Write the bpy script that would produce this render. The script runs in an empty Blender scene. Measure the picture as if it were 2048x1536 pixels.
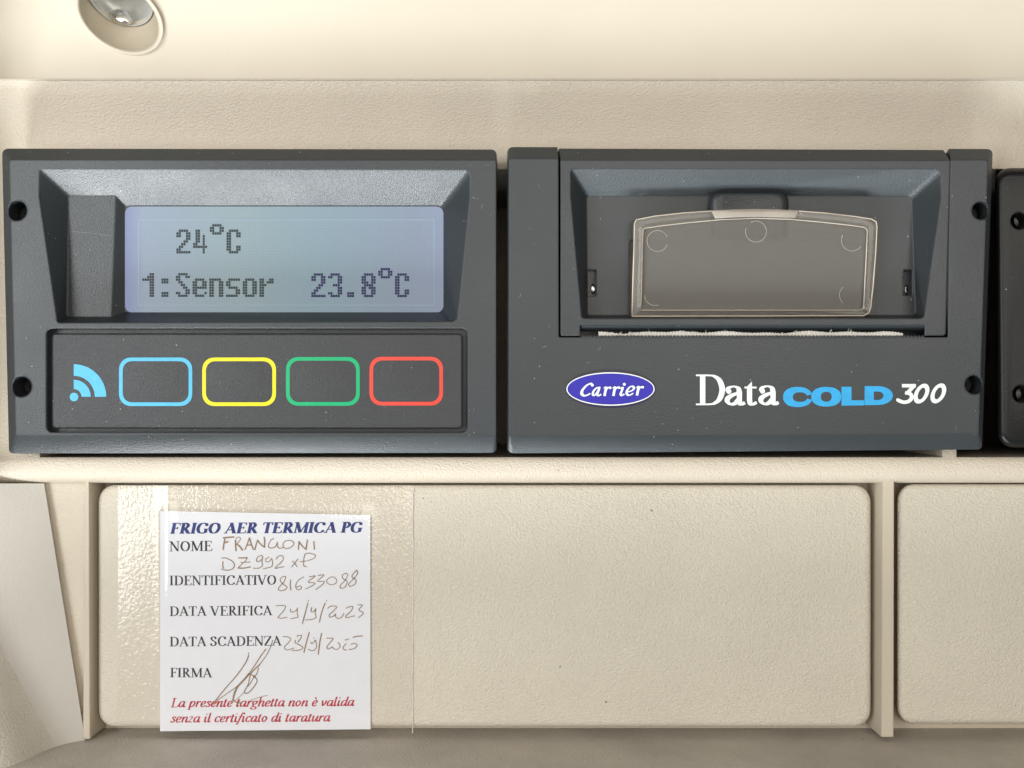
import bpy, bmesh, math, random
from mathutils import Vector
from mathutils.geometry import tessellate_polygon
random.seed(7)
SC = bpy.context.scene
COL = SC.collection
PI = math.pi
U = 1e-4            # one modelling unit = 0.1 mm
DIST = 2000.0       # camera distance to the back plane of the console, in units

# ------------------------------------------------------------------ camera
cam_d = bpy.data.cameras.new('camera'); cam = bpy.data.objects.new('camera', cam_d); COL.objects.link(cam)
cam.location = (0, -DIST * U, 0); cam.rotation_euler = (PI / 2, 0, 0)
cam_d.sensor_width = 36.0; cam_d.lens = 36.0 * DIST / 2048.0
cam_d.clip_start = 0.005; cam_d.clip_end = 20.0
SC.camera = cam

# ------------------------------------------------------------------ light
wd = bpy.data.worlds.new('World'); SC.world = wd; wd.use_nodes = True
bg = wd.node_tree.nodes['Background']; wn = wd.node_tree.nodes; wl = wd.node_tree.links
# dim cab interior: brown roof lining above, paler daylight from low down
w_tc = wn.new('ShaderNodeTexCoord'); w_sp = wn.new('ShaderNodeSeparateXYZ'); wl.new(w_tc.outputs['Generated'], w_sp.inputs[0])
w_mr = wn.new('ShaderNodeMapRange'); w_mr.inputs[1].default_value = -1; w_mr.inputs[2].default_value = 1; wl.new(w_sp.outputs[2], w_mr.inputs[0])
w_cr = wn.new('ShaderNodeValToRGB'); e_ = w_cr.color_ramp.elements
e_[0].position = 0.0; e_[0].color = (0.30, 0.34, 0.36, 1); e_[1].position = 1.0; e_[1].color = (0.075, 0.058, 0.042, 1)
k_ = e_.new(0.5); k_.color = (0.24, 0.22, 0.19, 1)
wl.new(w_mr.outputs[0], w_cr.inputs[0]); wl.new(w_cr.outputs[0], bg.inputs[0]); bg.inputs[1].default_value = 0.9

def area(name, loc, target, sx, sy, power, col):
    ld = bpy.data.lights.new(name, 'AREA'); ld.shape = 'RECTANGLE'; ld.size = sx; ld.size_y = sy
    ld.energy = power; ld.color = col
    o = bpy.data.objects.new(name, ld); COL.objects.link(o); o.location = loc
    o.rotation_euler = (Vector(target) - Vector(loc)).to_track_quat('-Z', 'Y').to_euler()
    return o
area('side_window_light', (-0.355, -0.44, 0.04), (-0.03, 0, 0.01), 0.26, 0.38, 1.75, (0.97, 0.99, 1.0))
area('low_window_light', (-0.22, -0.12, -0.40), (-0.06, 0, 0.03), 0.24, 0.10, 3.0, (0.95, 0.98, 1.0))
area('low_cool_light', (0.08, -0.13, -0.50), (0.02, 0, 0.0), 0.5, 0.12, 2.3, (0.84, 0.95, 1.0))  # broad bluish light added below for the down-facing slopes
area('cab_fill', (0.20, -0.85, 0.10), (0, 0, 0), 0.8, 0.45, 2.9, (1.0, 0.94, 0.85))  # warm fill added in front for the light of the cab interior

SC.view_settings.view_transform = 'Standard'
SC.view_settings.look = 'None'
SC.view_settings.exposure = 0.30
SC.view_settings.gamma = 1.0
SC.view_settings.use_curve_mapping = False

# ------------------------------------------------------------------ helpers
def V(px, py, d=0.0):
    """photo position px, py standing d units in front of the console's back plane -> model units"""
    s = (DIST - d) / DIST
    return Vector(((px - 1024.0) * s, -d, (768.0 - py) * s))

def new_mesh(name, verts, faces, smooth=35):
    me = bpy.data.meshes.new(name)
    me.from_pydata([tuple(v) for v in verts], [], faces)
    me.validate(); 
    bm = bmesh.new(); bm.from_mesh(me)
    bmesh.ops.recalc_face_normals(bm, faces=bm.faces)
    if any(e.is_boundary for e in bm.edges):        # open sheets look towards the viewer
        tot = Vector()
        for f in bm.faces: tot += f.normal * f.calc_area()
        if tot.y > 0: bmesh.ops.reverse_faces(bm, faces=bm.faces)
    bm.to_mesh(me); bm.free()
    return me

def shade(me, ang):
    if ang:
        me.polygons.foreach_set('use_smooth', [True] * len(me.polygons))
        me.set_sharp_from_angle(angle=math.radians(ang))

def link(name, me, mat, parent=None, ang=35, loc=None):
    """me is in model units and absolute position; the object gets metres relative to its parent"""
    o = bpy.data.objects.new(name, me); COL.objects.link(o)
    if parent is not None:
        base = parent.matrix_world.translation if False else Vector(parent['_loc'])
        o.parent = parent; o['_loc'] = tuple(base)
    else:
        base = Vector(loc) if loc is not None else sum((v.co for v in me.vertices), Vector()) / max(1, len(me.vertices)) * U
        o.location = base; o['_loc'] = tuple(base)
    for v in me.vertices:
        v.co = v.co * U - base
    me.materials.clear(); me.materials.append(mat)
    shade(me, ang)
    return o

def part(name, verts, faces, mat, parent=None, ang=35, loc=None):
    return link(name, new_mesh(name, verts, faces), mat, parent, ang, loc)

def thing(name, label, cat, loc, group=None):
    o = bpy.data.objects.new(name, None); COL.objects.link(o)
    o.empty_display_size = 0.01
    o.location = loc; o['_loc'] = tuple(loc)
    tag(o, label, cat, group)
    return o

def tag(o, label, cat, group=None):
    o['label'] = label; o['category'] = cat
    if group: o['group'] = group

def rpoly(pts, rad, n=5):
    """polygon with rounded corners -> list of 2D points"""
    out = []; m = len(pts)
    rads = rad if isinstance(rad, (list, tuple)) else [rad] * m
    for i in range(m):
        p = Vector(pts[i]); a = Vector(pts[i - 1]); b = Vector(pts[(i + 1) % m]); r = rads[i]
        ua = (a - p).normalized(); ub = (b - p).normalized()
        p0 = p + ua * r; p1 = p + ub * r
        for k in range(n + 1):
            t = k / n
            # slightly fuller than a quadratic so that it reads as an arc
            c = p0 * (1 - t) ** 2 + p * 2 * t * (1 - t) + p1 * t * t
            w = 0.10 * math.sin(PI * t)
            c = c * (1 - w) + (p0 + (p1 - p0) * t) * w
            out.append((c.x, c.y))
    return out

def loft(loops, cap0=True, cap1=True):
    """loops: lists of 3D points, same count -> verts, faces"""
    verts = []; faces = []; n = len(loops[0])
    for L in loops: verts += L
    for i in range(len(loops) - 1):
        for k in range(n):
            a = i * n + k; b = i * n + (k + 1) % n
            faces.append((a, b, b + n, a + n))
    if cap0: faces.append(tuple(range(n))[::-1])
    if cap1: faces.append(tuple(range((len(loops) - 1) * n, len(loops) * n)))
    return verts, faces

def lift(pts, dfun):
    return [V(x, y, dfun(x, y) if callable(dfun) else dfun) for x, y in pts]

def boolean(base, cutters, op='DIFFERENCE'):
    """base, cutters: meshes in model units; returns a new mesh"""
    ob = bpy.data.objects.new('tmp', base); COL.objects.link(ob); tmp = [ob]
    for c in cutters:
        oc = bpy.data.objects.new('tmp_cut', c); COL.objects.link(oc); tmp.append(oc)
        m = ob.modifiers.new('b', 'BOOLEAN'); m.operation = op; m.solver = 'EXACT'; m.object = oc
    dg = bpy.context.evaluated_depsgraph_get(); dg.update()
    res = bpy.data.meshes.new_from_object(ob.evaluated_get(dg))
    for o in tmp:
        me = o.data; bpy.data.objects.remove(o); bpy.data.meshes.remove(me)
    return res

def box_mesh(x0, y0, x1, y1, d0, d1, r=1.0, n=3):
    """a straight peg between depths d0 and d1 whose front outline is px rect"""
    p = rpoly([(x0, y0), (x1, y0), (x1, y1), (x0, y1)], r, n)
    return new_mesh('box', *loft([lift(p, d0), lift(p, d1)]))

def grid(us, vs, fun):
    verts = [fun(u, v) for v in vs for u in us]; n = len(us)
    faces = [(j * n + i, j * n + i + 1, (j + 1) * n + i + 1, (j + 1) * n + i) for j in range(len(vs) - 1) for i in range(n - 1)]
    return verts, faces

def lin(a, b, n): return [a + (b - a) * i / (n - 1) for i in range(n)]
def sst(a, b, x):
    t = min(1, max(0, (x - a) / (b - a))); return t * t * (3 - 2 * t)

def join(*vf):
    verts = []; faces = []
    for v, f in vf:
        o = len(verts); verts += v; faces += [tuple(i + o for i in q) for q in f]
    return verts, faces

# ------------------------------------------------------------------ materials
def nodes(name):
    m = bpy.data.materials.new(name); m.use_nodes = True
    nt = m.node_tree; return m, nt, nt.nodes, nt.links, nt.nodes['Principled BSDF']

def plastic(name, col, rough, grain, depth, spec=0.5, bevel=0.0003, stretch=1.0, rot=0.0, vary=0.06, dust=0.0, detail=1.5, vary_scale=18, specks=0.0):
    m, nt, N, L, P = nodes(name)
    tc = N.new('ShaderNodeTexCoord')
    mp = N.new('ShaderNodeMapping'); mp.inputs['Rotation'].default_value = (0, rot, 0); mp.inputs['Scale'].default_value = (1, 1, stretch)
    L.new(tc.outputs['Object'], mp.inputs['Vector'])
    nz = N.new('ShaderNodeTexNoise'); nz.inputs['Scale'].default_value = 1 / grain; nz.inputs['Detail'].default_value = detail; nz.inputs['Roughness'].default_value = 0.55
    L.new(mp.outputs['Vector'], nz.inputs['Vector'])
    bp = N.new('ShaderNodeBump'); bp.inputs['Strength'].default_value = 1.0; bp.inputs['Distance'].default_value = depth
    L.new(nz.outputs['Fac'], bp.inputs['Height'])
    if bevel:
        bv = N.new('ShaderNodeBevel'); bv.samples = 4; bv.inputs['Radius'].default_value = bevel
        L.new(bv.outputs['Normal'], bp.inputs['Normal'])
    L.new(bp.outputs['Normal'], P.inputs['Normal'])
    # slow uneven tone of old plastic
    n2 = N.new('ShaderNodeTexNoise'); n2.inputs['Scale'].default_value = vary_scale; n2.inputs['Detail'].default_value = 7; n2.inputs['Roughness'].default_value = 0.6
    L.new(tc.outputs['Object'], n2.inputs['Vector'])
    mr = N.new('ShaderNodeMapRange'); mr.inputs[1].default_value = 0.3; mr.inputs[2].default_value = 0.7; mr.inputs[3].default_value = 1 - vary; mr.inputs[4].default_value = 1 + vary
    L.new(n2.outputs['Fac'], mr.inputs[0])
    mx = N.new('ShaderNodeMix'); mx.data_type = 'RGBA'; mx.blend_type = 'MULTIPLY'; mx.inputs[0].default_value = 1
    mx.inputs[6].default_value = (*col, 1); L.new(mr.outputs[0], mx.inputs[7])
    out = mx.outputs[2]
    # roughness wear
    r2 = N.new('ShaderNodeMapRange'); r2.inputs[1].default_value = 0.3; r2.inputs[2].default_value = 0.7; r2.inputs[3].default_value = rough - 0.05; r2.inputs[4].default_value = rough + 0.06
    n3 = N.new('ShaderNodeTexNoise'); n3.inputs['Scale'].default_value = 45; n3.inputs['Detail'].default_value = 5
    L.new(tc.outputs['Object'], n3.inputs['Vector']); L.new(n3.outputs['Fac'], r2.inputs[0]); L.new(r2.outputs[0], P.inputs['Roughness'])
    if dust:
        vo = N.new('ShaderNodeTexVoronoi'); vo.inputs['Scale'].default_value = 1100
        L.new(tc.outputs['Object'], vo.inputs['Vector'])
        lt = N.new('ShaderNodeMath'); lt.operation = 'LESS_THAN'; lt.inputs[1].default_value = 0.11
        L.new(vo.outputs['Distance'], lt.inputs[0])
        sp = N.new('ShaderNodeSeparateColor'); L.new(vo.outputs['Color'], sp.inputs[0])
        gt = N.new('ShaderNodeMath'); gt.operation = 'GREATER_THAN'; gt.inputs[1].default_value = 1 - dust
        L.new(sp.outputs[0], gt.inputs[0])
        ml = N.new('ShaderNodeMath'); ml.operation = 'MULTIPLY'; L.new(lt.outputs[0], ml.inputs[0]); L.new(gt.outputs[0], ml.inputs[1])
        m2 = N.new('ShaderNodeMath'); m2.operation = 'MULTIPLY'; L.new(ml.outputs[0], m2.inputs[0]); L.new(sp.outputs[1], m2.inputs[1])
        md = N.new('ShaderNodeMix'); md.data_type = 'RGBA'; md.inputs[7].default_value = (0.42, 0.41, 0.38, 1)
        L.new(m2.outputs[0], md.inputs[0]); L.new(out, md.inputs[6]); out = md.outputs[2]
    if specks:                                     # tiny dark marks and grime spots
        vo = N.new('ShaderNodeTexVoronoi'); vo.inputs['Scale'].default_value = 330
        L.new(tc.outputs['Object'], vo.inputs['Vector'])
        lt = N.new('ShaderNodeMath'); lt.operation = 'LESS_THAN'; lt.inputs[1].default_value = 0.09
        L.new(vo.outputs['Distance'], lt.inputs[0])
        sp = N.new('ShaderNodeSeparateColor'); L.new(vo.outputs['Color'], sp.inputs[0])
        gt = N.new('ShaderNodeMath'); gt.operation = 'GREATER_THAN'; gt.inputs[1].default_value = 1 - specks; L.new(sp.outputs[0], gt.inputs[0])
        ml = N.new('ShaderNodeMath'); ml.operation = 'MULTIPLY'; L.new(lt.outputs[0], ml.inputs[0]); L.new(gt.outputs[0], ml.inputs[1])
        m2 = N.new('ShaderNodeMath'); m2.operation = 'MULTIPLY'; L.new(ml.outputs[0], m2.inputs[0]); L.new(sp.outputs[1], m2.inputs[1])
        md = N.new('ShaderNodeMix'); md.data_type = 'RGBA'; md.inputs[7].default_value = (0.10, 0.085, 0.07, 1)
        L.new(m2.outputs[0], md.inputs[0]); L.new(out, md.inputs[6]); out = md.outputs[2]
    L.new(out, P.inputs['Base Color'])
    P.inputs['Specular IOR Level'].default_value = spec
    return m

def plain(name, col, rough=0.5, spec=0.4, metal=0.0, vary=0.05, scale=300):
    m, nt, N, L, P = nodes(name)
    tc = N.new('ShaderNodeTexCoord'); nz = N.new('ShaderNodeTexNoise'); nz.inputs['Scale'].default_value = scale; nz.inputs['Detail'].default_value = 3
    L.new(tc.outputs['Object'], nz.inputs['Vector'])
    mr = N.new('ShaderNodeMapRange'); mr.inputs[3].default_value = 1 - 2 * vary; mr.inputs[4].default_value = 1 + vary
    L.new(nz.outputs['Fac'], mr.inputs[0])
    mx = N.new('ShaderNodeMix'); mx.data_type = 'RGBA'; mx.blend_type = 'MULTIPLY'; mx.inputs[0].default_value = 1
    mx.inputs[6].default_value = (*col, 1); L.new(mr.outputs[0], mx.inputs[7]); L.new(mx.outputs[2], P.inputs['Base Color'])
    P.inputs['Roughness'].default_value = rough; P.inputs['Specular IOR Level'].default_value = spec; P.inputs['Metallic'].default_value = metal
    return m

BEIGE = (0.585, 0.515, 0.415)
M_grain = plastic('beige_grained_plastic', BEIGE, 0.40, 0.00042, 0.0002, bevel=0.0004, stretch=1.35, rot=0.6, vary=0.07, detail=2.5, specks=0.01)
M_pad = plastic('beige_cover_plastic', (0.605, 0.56, 0.465), 0.45, 0.00044, 0.00032, bevel=0.0004, stretch=1.3, rot=0.6, vary=0.07, specks=0.012, detail=2.5)
M_smooth = plastic('beige_smooth_plastic', (0.52, 0.46, 0.365), 0.5, 0.0004, 0.00002, bevel=0.0004, vary=0.04)
M_side = plastic('beige_side_plastic', (0.55, 0.525, 0.475), 0.45, 0.0005, 0.00005, bevel=0.0004, vary=0.05, detail=2.5)
M_sidegrain = plastic('beige_floor_plastic', (0.54, 0.505, 0.44), 0.45, 0.00042, 0.00022, bevel=0.0004, vary=0.09, detail=2.5, vary_scale=40)
M_shelf = plastic('soiled_shaded_floor_plastic', (0.45, 0.41, 0.36), 0.5, 0.00042, 0.00022, bevel=0.0004, specks=0.03, vary=0.16, detail=2.5, vary_scale=60)  # dirty floor; the browner base also paints in the shelf's shade
M_dark = plastic('dark_grey_plastic', (0.0265, 0.0315, 0.035), 0.36, 0.00026, 0.000055, bevel=0.0005, vary=0.14, dust=0.06)
M_darker = plastic('dark_grey_keypad_foil', (0.025, 0.026, 0.028), 0.40, 0.0003, 0.00009, bevel=0.0003, stretch=1.6, rot=0.6, vary=0.12, dust=0.06)
M_black = plastic('black_plastic', (0.006, 0.006, 0.0065), 0.34, 0.0004, 0.00003, spec=0.3, bevel=0.0004, vary=0.1, dust=0.03)
M_hole = plain('screw_head_dark', (0.02, 0.02, 0.021), 0.35, 0.5, 0.6)
M_metal = plain('bright_metal', (0.72, 0.72, 0.70), 0.22, 0.5, 1.0, 0.2, 900)
M_refl = plain('satin_reflector', (0.80, 0.81, 0.80), 0.38, 0.5, 0.55, 0.12, 500)
M_steel = plain('dull_screw_steel', (0.10, 0.10, 0.10), 0.4, 0.5, 0.8, 0.2, 900)
M_white = plain('white_print', (0.70, 0.73, 0.70), 0.5)
M_cyan = plain('light_blue_print', (0.075, 0.39, 0.60), 0.45, vary=0.08, scale=900)
M_coldblue = plain('sky_blue_print', (0.025, 0.32, 0.62), 0.5, vary=0.10, scale=700)
M_yellow = plain('yellow_print', (0.68, 0.58, 0.008), 0.45)
M_green = plain('green_print', (0.0, 0.34, 0.13), 0.45)
M_red = plain('red_print', (0.60, 0.05, 0.03), 0.45)
M_paper = plain('white_paper', (0.72, 0.74, 0.785), 0.75, 0.2, vary=0.02)
M_navy = plain('navy_ink', (0.035, 0.055, 0.21), 0.7, 0.2, vary=0.3, scale=500)
M_ink = plain('grey_black_ink', (0.045, 0.045, 0.05), 0.7, 0.2, vary=0.25, scale=700)
M_redink = plain('red_ink', (0.50, 0.045, 0.07), 0.7, 0.2, vary=0.25, scale=700)
M_pen = plain('brown_pen_ink', (0.32, 0.215, 0.125), 0.6, 0.2, vary=0.35, scale=700)
M_badge = plain('badge_rim_violet', (0.022, 0.016, 0.045), 0.4)
M_badgeblue = plain('badge_blue', (0.020, 0.013, 0.33), 0.4, vary=0.15, scale=1500)
M_lcdpix = plain('lcd_segment', (0.010, 0.007, 0.075), 0.5, 0.3)

def lcd_material():
    m, nt, N, L, P = nodes('backlit_lcd')
    tc = N.new('ShaderNodeTexCoord'); sp = N.new('ShaderNodeSeparateXYZ'); L.new(tc.outputs['Object'], sp.inputs[0])
    mr = N.new('ShaderNodeMapRange'); mr.inputs[1].default_value = -0.031; mr.inputs[2].default_value = 0.031
    L.new(sp.outputs[0], mr.inputs[0])
    cr = N.new('ShaderNodeValToRGB'); e = cr.color_ramp.elements
    e[0].position = 0; e[0].color = (0.22, 0.26, 0.46, 1); e[1].position = 1; e[1].color = (0.28, 0.335, 0.47, 1)
    for p, c in ((0.06, (0.30, 0.37, 0.47, 1)), (0.35, (0.31, 0.405, 0.44, 1)), (0.62, (0.27, 0.375, 0.44, 1)), (0.9, (0.27, 0.33, 0.43, 1))):
        k = e.new(p); k.color = c
    L.new(mr.outputs[0], cr.inputs[0])
    # fine pixel grid of the cell
    br = N.new('ShaderNodeTexBrick'); br.offset = 0; br.inputs['Scale'].default_value = 1.0
    br.inputs['Brick Width'].default_value = 4.78 * U; br.inputs['Row Height'].default_value = 5.4 * U; br.inputs['Mortar Size'].default_value = 0.5 * U
    br.inputs['Color1'].default_value = (1, 1, 1, 1); br.inputs['Color2'].default_value = (0.97, 0.97, 0.97, 1); br.inputs['Mortar'].default_value = (0.90, 0.90, 0.90, 1)
    cb = N.new('ShaderNodeCombineXYZ'); L.new(sp.outputs[0], cb.inputs[0]); L.new(sp.outputs[2], cb.inputs[1]); L.new(cb.outputs[0], br.inputs['Vector'])
    mx = N.new('ShaderNodeMix'); mx.data_type = 'RGBA'; mx.blend_type = 'MULTIPLY'; mx.inputs[0].default_value = 1
    L.new(cr.outputs[0], mx.inputs[6]); L.new(br.outputs['Color'], mx.inputs[7])
    dk = N.new('ShaderNodeMix'); dk.data_type = 'RGBA'; dk.blend_type = 'MULTIPLY'; dk.inputs[0].default_value = 1; dk.inputs[7].default_value = (0.5, 0.5, 0.5, 1)
    L.new(mx.outputs[2], dk.inputs[6]); L.new(dk.outputs[2], P.inputs['Base Color']); L.new(mx.outputs[2], P.inputs['Emission Color'])
    P.inputs['Emission Strength'].default_value = 0.25
    P.inputs['Roughness'].default_value = 0.3; P.inputs['Specular IOR Level'].default_value = 0.3
    return m, P
M_lcd, P_lcd = lcd_material()

def clear_plastic():
    m, nt, N, L, P = nodes('smoky_clear_plastic')
    P.inputs['Base Color'].default_value = (0.95, 0.90, 0.82, 1); P.inputs['Transmission Weight'].default_value = 0.93
    P.inputs['Roughness'].default_value = 0.05; P.inputs['IOR'].default_value = 1.35
    return m
def frosted_plastic():
    m, nt, N, L, P = nodes('frosted_clear_plastic')
    tc = N.new('ShaderNodeTexCoord'); nz = N.new('ShaderNodeTexNoise'); nz.inputs['Scale'].default_value = 2600; nz.inputs['Detail'].default_value = 2
    L.new(tc.outputs['Object'], nz.inputs['Vector'])
    cr = N.new('ShaderNodeValToRGB'); e = cr.color_ramp.elements; e[0].position = 0.35; e[0].color = (0.34, 0.325, 0.295, 1); e[1].position = 0.75; e[1].color = (0.43, 0.405, 0.365, 1)
    L.new(nz.outputs['Fac'], cr.inputs[0]); L.new(cr.outputs[0], P.inputs['Base Color'])
    bp = N.new('ShaderNodeBump'); bp.inputs['Distance'].default_value = 0.00001; L.new(nz.outputs['Fac'], bp.inputs['Height']); L.new(bp.outputs[0], P.inputs['Normal'])
    P.inputs['Transmission Weight'].default_value = 0.72; P.inputs['Roughness'].default_value = 0.26; P.inputs['IOR'].default_value = 1.2
    return m
M_clear = clear_plastic(); M_frost = frosted_plastic()

def film_material():
    m, nt, N, L, P = nodes('clear_adhesive_film')
    N.remove(P); out = [n for n in N if n.type == 'OUTPUT_MATERIAL'][0]
    tr = N.new('ShaderNodeBsdfTransparent'); tr.inputs[0].default_value = (0.965, 0.955, 0.95, 1)
    gl = N.new('ShaderNodeBsdfGlossy'); gl.inputs['Roughness'].default_value = 0.055
    tc = N.new('ShaderNodeTexCoord'); nz = N.new('ShaderNodeTexNoise'); nz.inputs['Scale'].default_value = 1500; nz.inputs['Detail'].default_value = 1.5
    L.new(tc.outputs['Object'], nz.inputs['Vector'])
    bp = N.new('ShaderNodeBump'); 
    nz.inputs['Scale'].default_value = 1600
    # smooth over the flat card, following the grain everywhere else
    gp_ = N.new('ShaderNodeNewGeometry'); sx = N.new('ShaderNodeSeparateXYZ'); L.new(gp_.outputs['Position'], sx.inputs[0])
    def step(sock, a, b):
        q = N.new('ShaderNodeMapRange'); q.inputs[1].default_value = a; q.inputs[2].default_value = b; L.new(sock, q.inputs[0]); return q.outputs[0]
    def mul(a, b):
        q = N.new('ShaderNodeMath'); q.operation = 'MULTIPLY'; L.new(a, q.inputs[0]); L.new(b, q.inputs[1]); return q.outputs[0]
    on = mul(mul(step(sx.outputs[0], -0.0708, -0.0692), step(sx.outputs[0], -0.0278, -0.0290)), step(sx.outputs[2], -0.0248, -0.0262))
    iv = N.new('ShaderNodeMapRange'); iv.inputs[3].default_value = 1.0; iv.inputs[4].default_value = 0.05; L.new(on, iv.inputs[0])
    L.new(mul(nz.outputs['Fac'], iv.outputs[0]), bp.inputs['Height']); bp.inputs['Distance'].default_value = 0.00007; L.new(bp.outputs[0], gl.inputs['Normal'])
    # the film clings to what is under it, so only its outer face reflects
    fr = N.new('ShaderNodeFresnel'); fr.inputs[0].default_value = 1.5; 
    ge = N.new('ShaderNodeNewGeometry'); mb = N.new('ShaderNodeMath'); mb.operation = 'SUBTRACT'; mb.inputs[0].default_value = 1.0; L.new(ge.outputs['Backfacing'], mb.inputs[1])
    f2 = N.new('ShaderNodeMath'); f2.operation = 'MULTIPLY'; f2.inputs[1].default_value = 1.5; L.new(fr.outputs[0], f2.inputs[0])
    mu = N.new('ShaderNodeMath'); mu.operation = 'MULTIPLY'; L.new(f2.outputs[0], mu.inputs[0]); L.new(mb.outputs[0], mu.inputs[1]); L.new(mu.outputs[0], gl.inputs[0])
    mx = N.new('ShaderNodeAddShader'); L.new(tr.outputs[0], mx.inputs[0]); L.new(gl.outputs[0], mx.inputs[1])
    L.new(mx.outputs[0], out.inputs[0])
    return m
M_film = film_material()

# ------------------------------------------------------------------ the console (beige moulding the units are set in)
console = thing('overhead_console', 'beige moulded plastic console surrounding the dark recorder units', 'console', V(1024, 768, -150) * U)

def fall(px):          # the panels sweep out towards the viewer at their left end
    t = max(0.0, 85.0 - px); 
    u = min(1.0, max(0.0, (-px - 10.0) / 100.0))          # unseen low cheek added past the left end to block the low light
    return 9 * (1 - math.exp(-0.003 * t * t / 9)) + 110 * u * u * (3 - 2 * u)
XS = [-700, -500, -350, -220, -140, -90, -50, -20, 5, 25, 45, 65, 80] + lin(150, 1850, 18) + [1885, 1913] + lin(2000, 3200, 9)

def d_upper(px, py):   # smooth upper panel leaning out towards the viewer
    t = 158 - py
    return 74 + (0.0016 * t * t if t < 100 else 16 + 0.32 * (t - 100)) + fall(px)
ys = [-520, -400, -300, -220, -150, -100, -60, -30, 0, 30, 60, 90, 115, 135, 148, 155, 158.5]
f = grid(XS, ys, lambda u, v: V(u, v, d_upper(u, v)))
nX = len(XS); nY = len(ys)
back = [V(u, v, d_upper(u, v) - 55) for v in ys for u in XS]
verts = f[0] + back; o = len(f[0])
faces = list(f[1]) + [tuple(i + o for i in q)[::-1] for q in f[1]]
edge = [i for i in range(nX)] + [j * nX + nX - 1 for j in range(1, nY)] + [(nY - 1) * nX + i for i in range(nX - 2, -1, -1)] + [j * nX for j in range(nY - 2, 0, -1)]
for k in range(len(edge)):
    a, b = edge[k], edge[(k + 1) % len(edge)]
    faces.append((a, b, b + o, a + o))
# hole for the reading light
LC = (238, 31)
def ell(sc, n=72, c=LC):
    return [(c[0] + 90 * sc * math.cos(t), c[1] + sc * (29 * math.cos(t) + 73.5 * math.sin(t))) for t in [2 * PI * k / n for k in range(n)]]
hole = new_mesh('cut', *loft([lift(ell(0.97), lambda x, y: d_upper(x, y) + 40), lift(ell(0.95, c=(238, 26)), lambda x, y: d_upper(x, y) - 90)]))
link('upper_panel', boolean(new_mesh('upper', verts, faces), [hole]), M_smooth, console, 50)

# front frame: textured band, strip beside the units, bars between the openings, rounded lip under them
PROF = [(161, 70), (163, 68), (180, 62), (205, 52), (235, 40), (262, 31), (285, 26), (310, 23), (338, 22), (500, 28), (700, 36), (880, 43), (914.5, 45), (919, 47.5), (926, 49),
        (936, 49), (945, 47), (952, 43), (958, 37), (962, 30), (964.5, 22), (965.5, 10), (965.8, -6), (966, -30)]
OPEN = [(80, 1885), (1913, 3200)]
def d_frame(px, d): return d + fall(px) * 0.9
fv = [V(u, y, d_frame(u, d)) for y, d in PROF for u in XS]; ff = []
iy0 = [p[0] for p in PROF].index(338); iy1 = [p[0] for p in PROF].index(914.5)
for j in range(len(PROF) - 1):
    for i in range(nX - 1):
        if iy0 <= j < iy1 and any(a <= XS[i] < b for a, b in OPEN): continue
        ff.append((j * nX + i, j * nX + i + 1, (j + 1) * nX + i + 1, (j + 1) * nX + i))
for a, b in OPEN:      # lining of each opening, going back into the console
    cols = [i for i in range(nX) if a <= XS[i] <= b]; rows = list(range(iy0, iy1 + 1))
    ring = [(iy0, i) for i in cols] + [(j, cols[-1]) for j in rows[1:]] + [(iy1, i) for i in cols[-2::-1]] + [(j, cols[0]) for j in rows[-2:0:-1]]
    base = len(fv)
    for j, i in ring:
        p = fv[j * nX + i]; fv.append(Vector((p.x, 420, p.z)))
    for k in range(len(ring)):
        j0, i0 = ring[k]; j1, i1 = ring[(k + 1) % len(ring)]; k1 = (k + 1) % len(ring)
        ff.append((j0 * nX + i0, j1 * nX + i1, base + k1, base + k))
    ff.append(tuple(range(base, base + len(ring))))
part('front_frame', fv, ff, M_grain, console, 40)
# narrow bright step between the smooth panel and the grained band
sv, sf = grid(XS, [157, 159.5, 161.5], lambda u, v: V(u, v, d_upper(u, 158) - 1 + (1.5 if v < 159 else (0.5 if v < 160 else -5))))
part('edge_trim', sv, sf, M_smooth, console, 40)

# lower recess: back plate, ribs, shelf, side wall
bx = [-700, -300, 20, 150, 176, 400, 900, 1400, 1765, 1790, 2300, 3200]
part('recess_back', *grid(bx, [930, 1100, 1300, 1475], lambda u, v: V(u, v, -48)), M_smooth, console)
part('recess_strip', *grid(lin(40, 172, 8), lin(930, 1480, 16), lambda u, v: V(u, v, 8 - 0.05 * (u - 100))), M_grain, console)
def bar(p_top, p_bot, d0, d1, grow):
    """upright rib, px left/right edges at its front for top and bottom"""
    (xa, xb, ya), (xc, xd, yb) = p_top, p_bot
    q = [(xa, ya), (xb, ya), (xd, yb), (xc, yb)]
    bot = [V(x + (grow if k in (1, 2) else -grow), y, d1) for k, (x, y) in enumerate(q)]
    bot = [Vector((b.x, -d0, b.z)) for b in bot]
    return loft([bot, [V(x, y, d1) for x, y in q]])
part('rib', *bar((1766, 1788, 958), (1763, 1787, 1474), -48, 27, 4), M_smooth, console)
part('ridge', *bar((171, 178, 955), (166, 180, 1478), -48, 26, 2), M_smooth, console)
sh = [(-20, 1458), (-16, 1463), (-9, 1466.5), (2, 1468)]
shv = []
SX = [-700, -300, 0, 100, 170] + lin(300, 1900, 12) + [2300, 3200]
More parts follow.
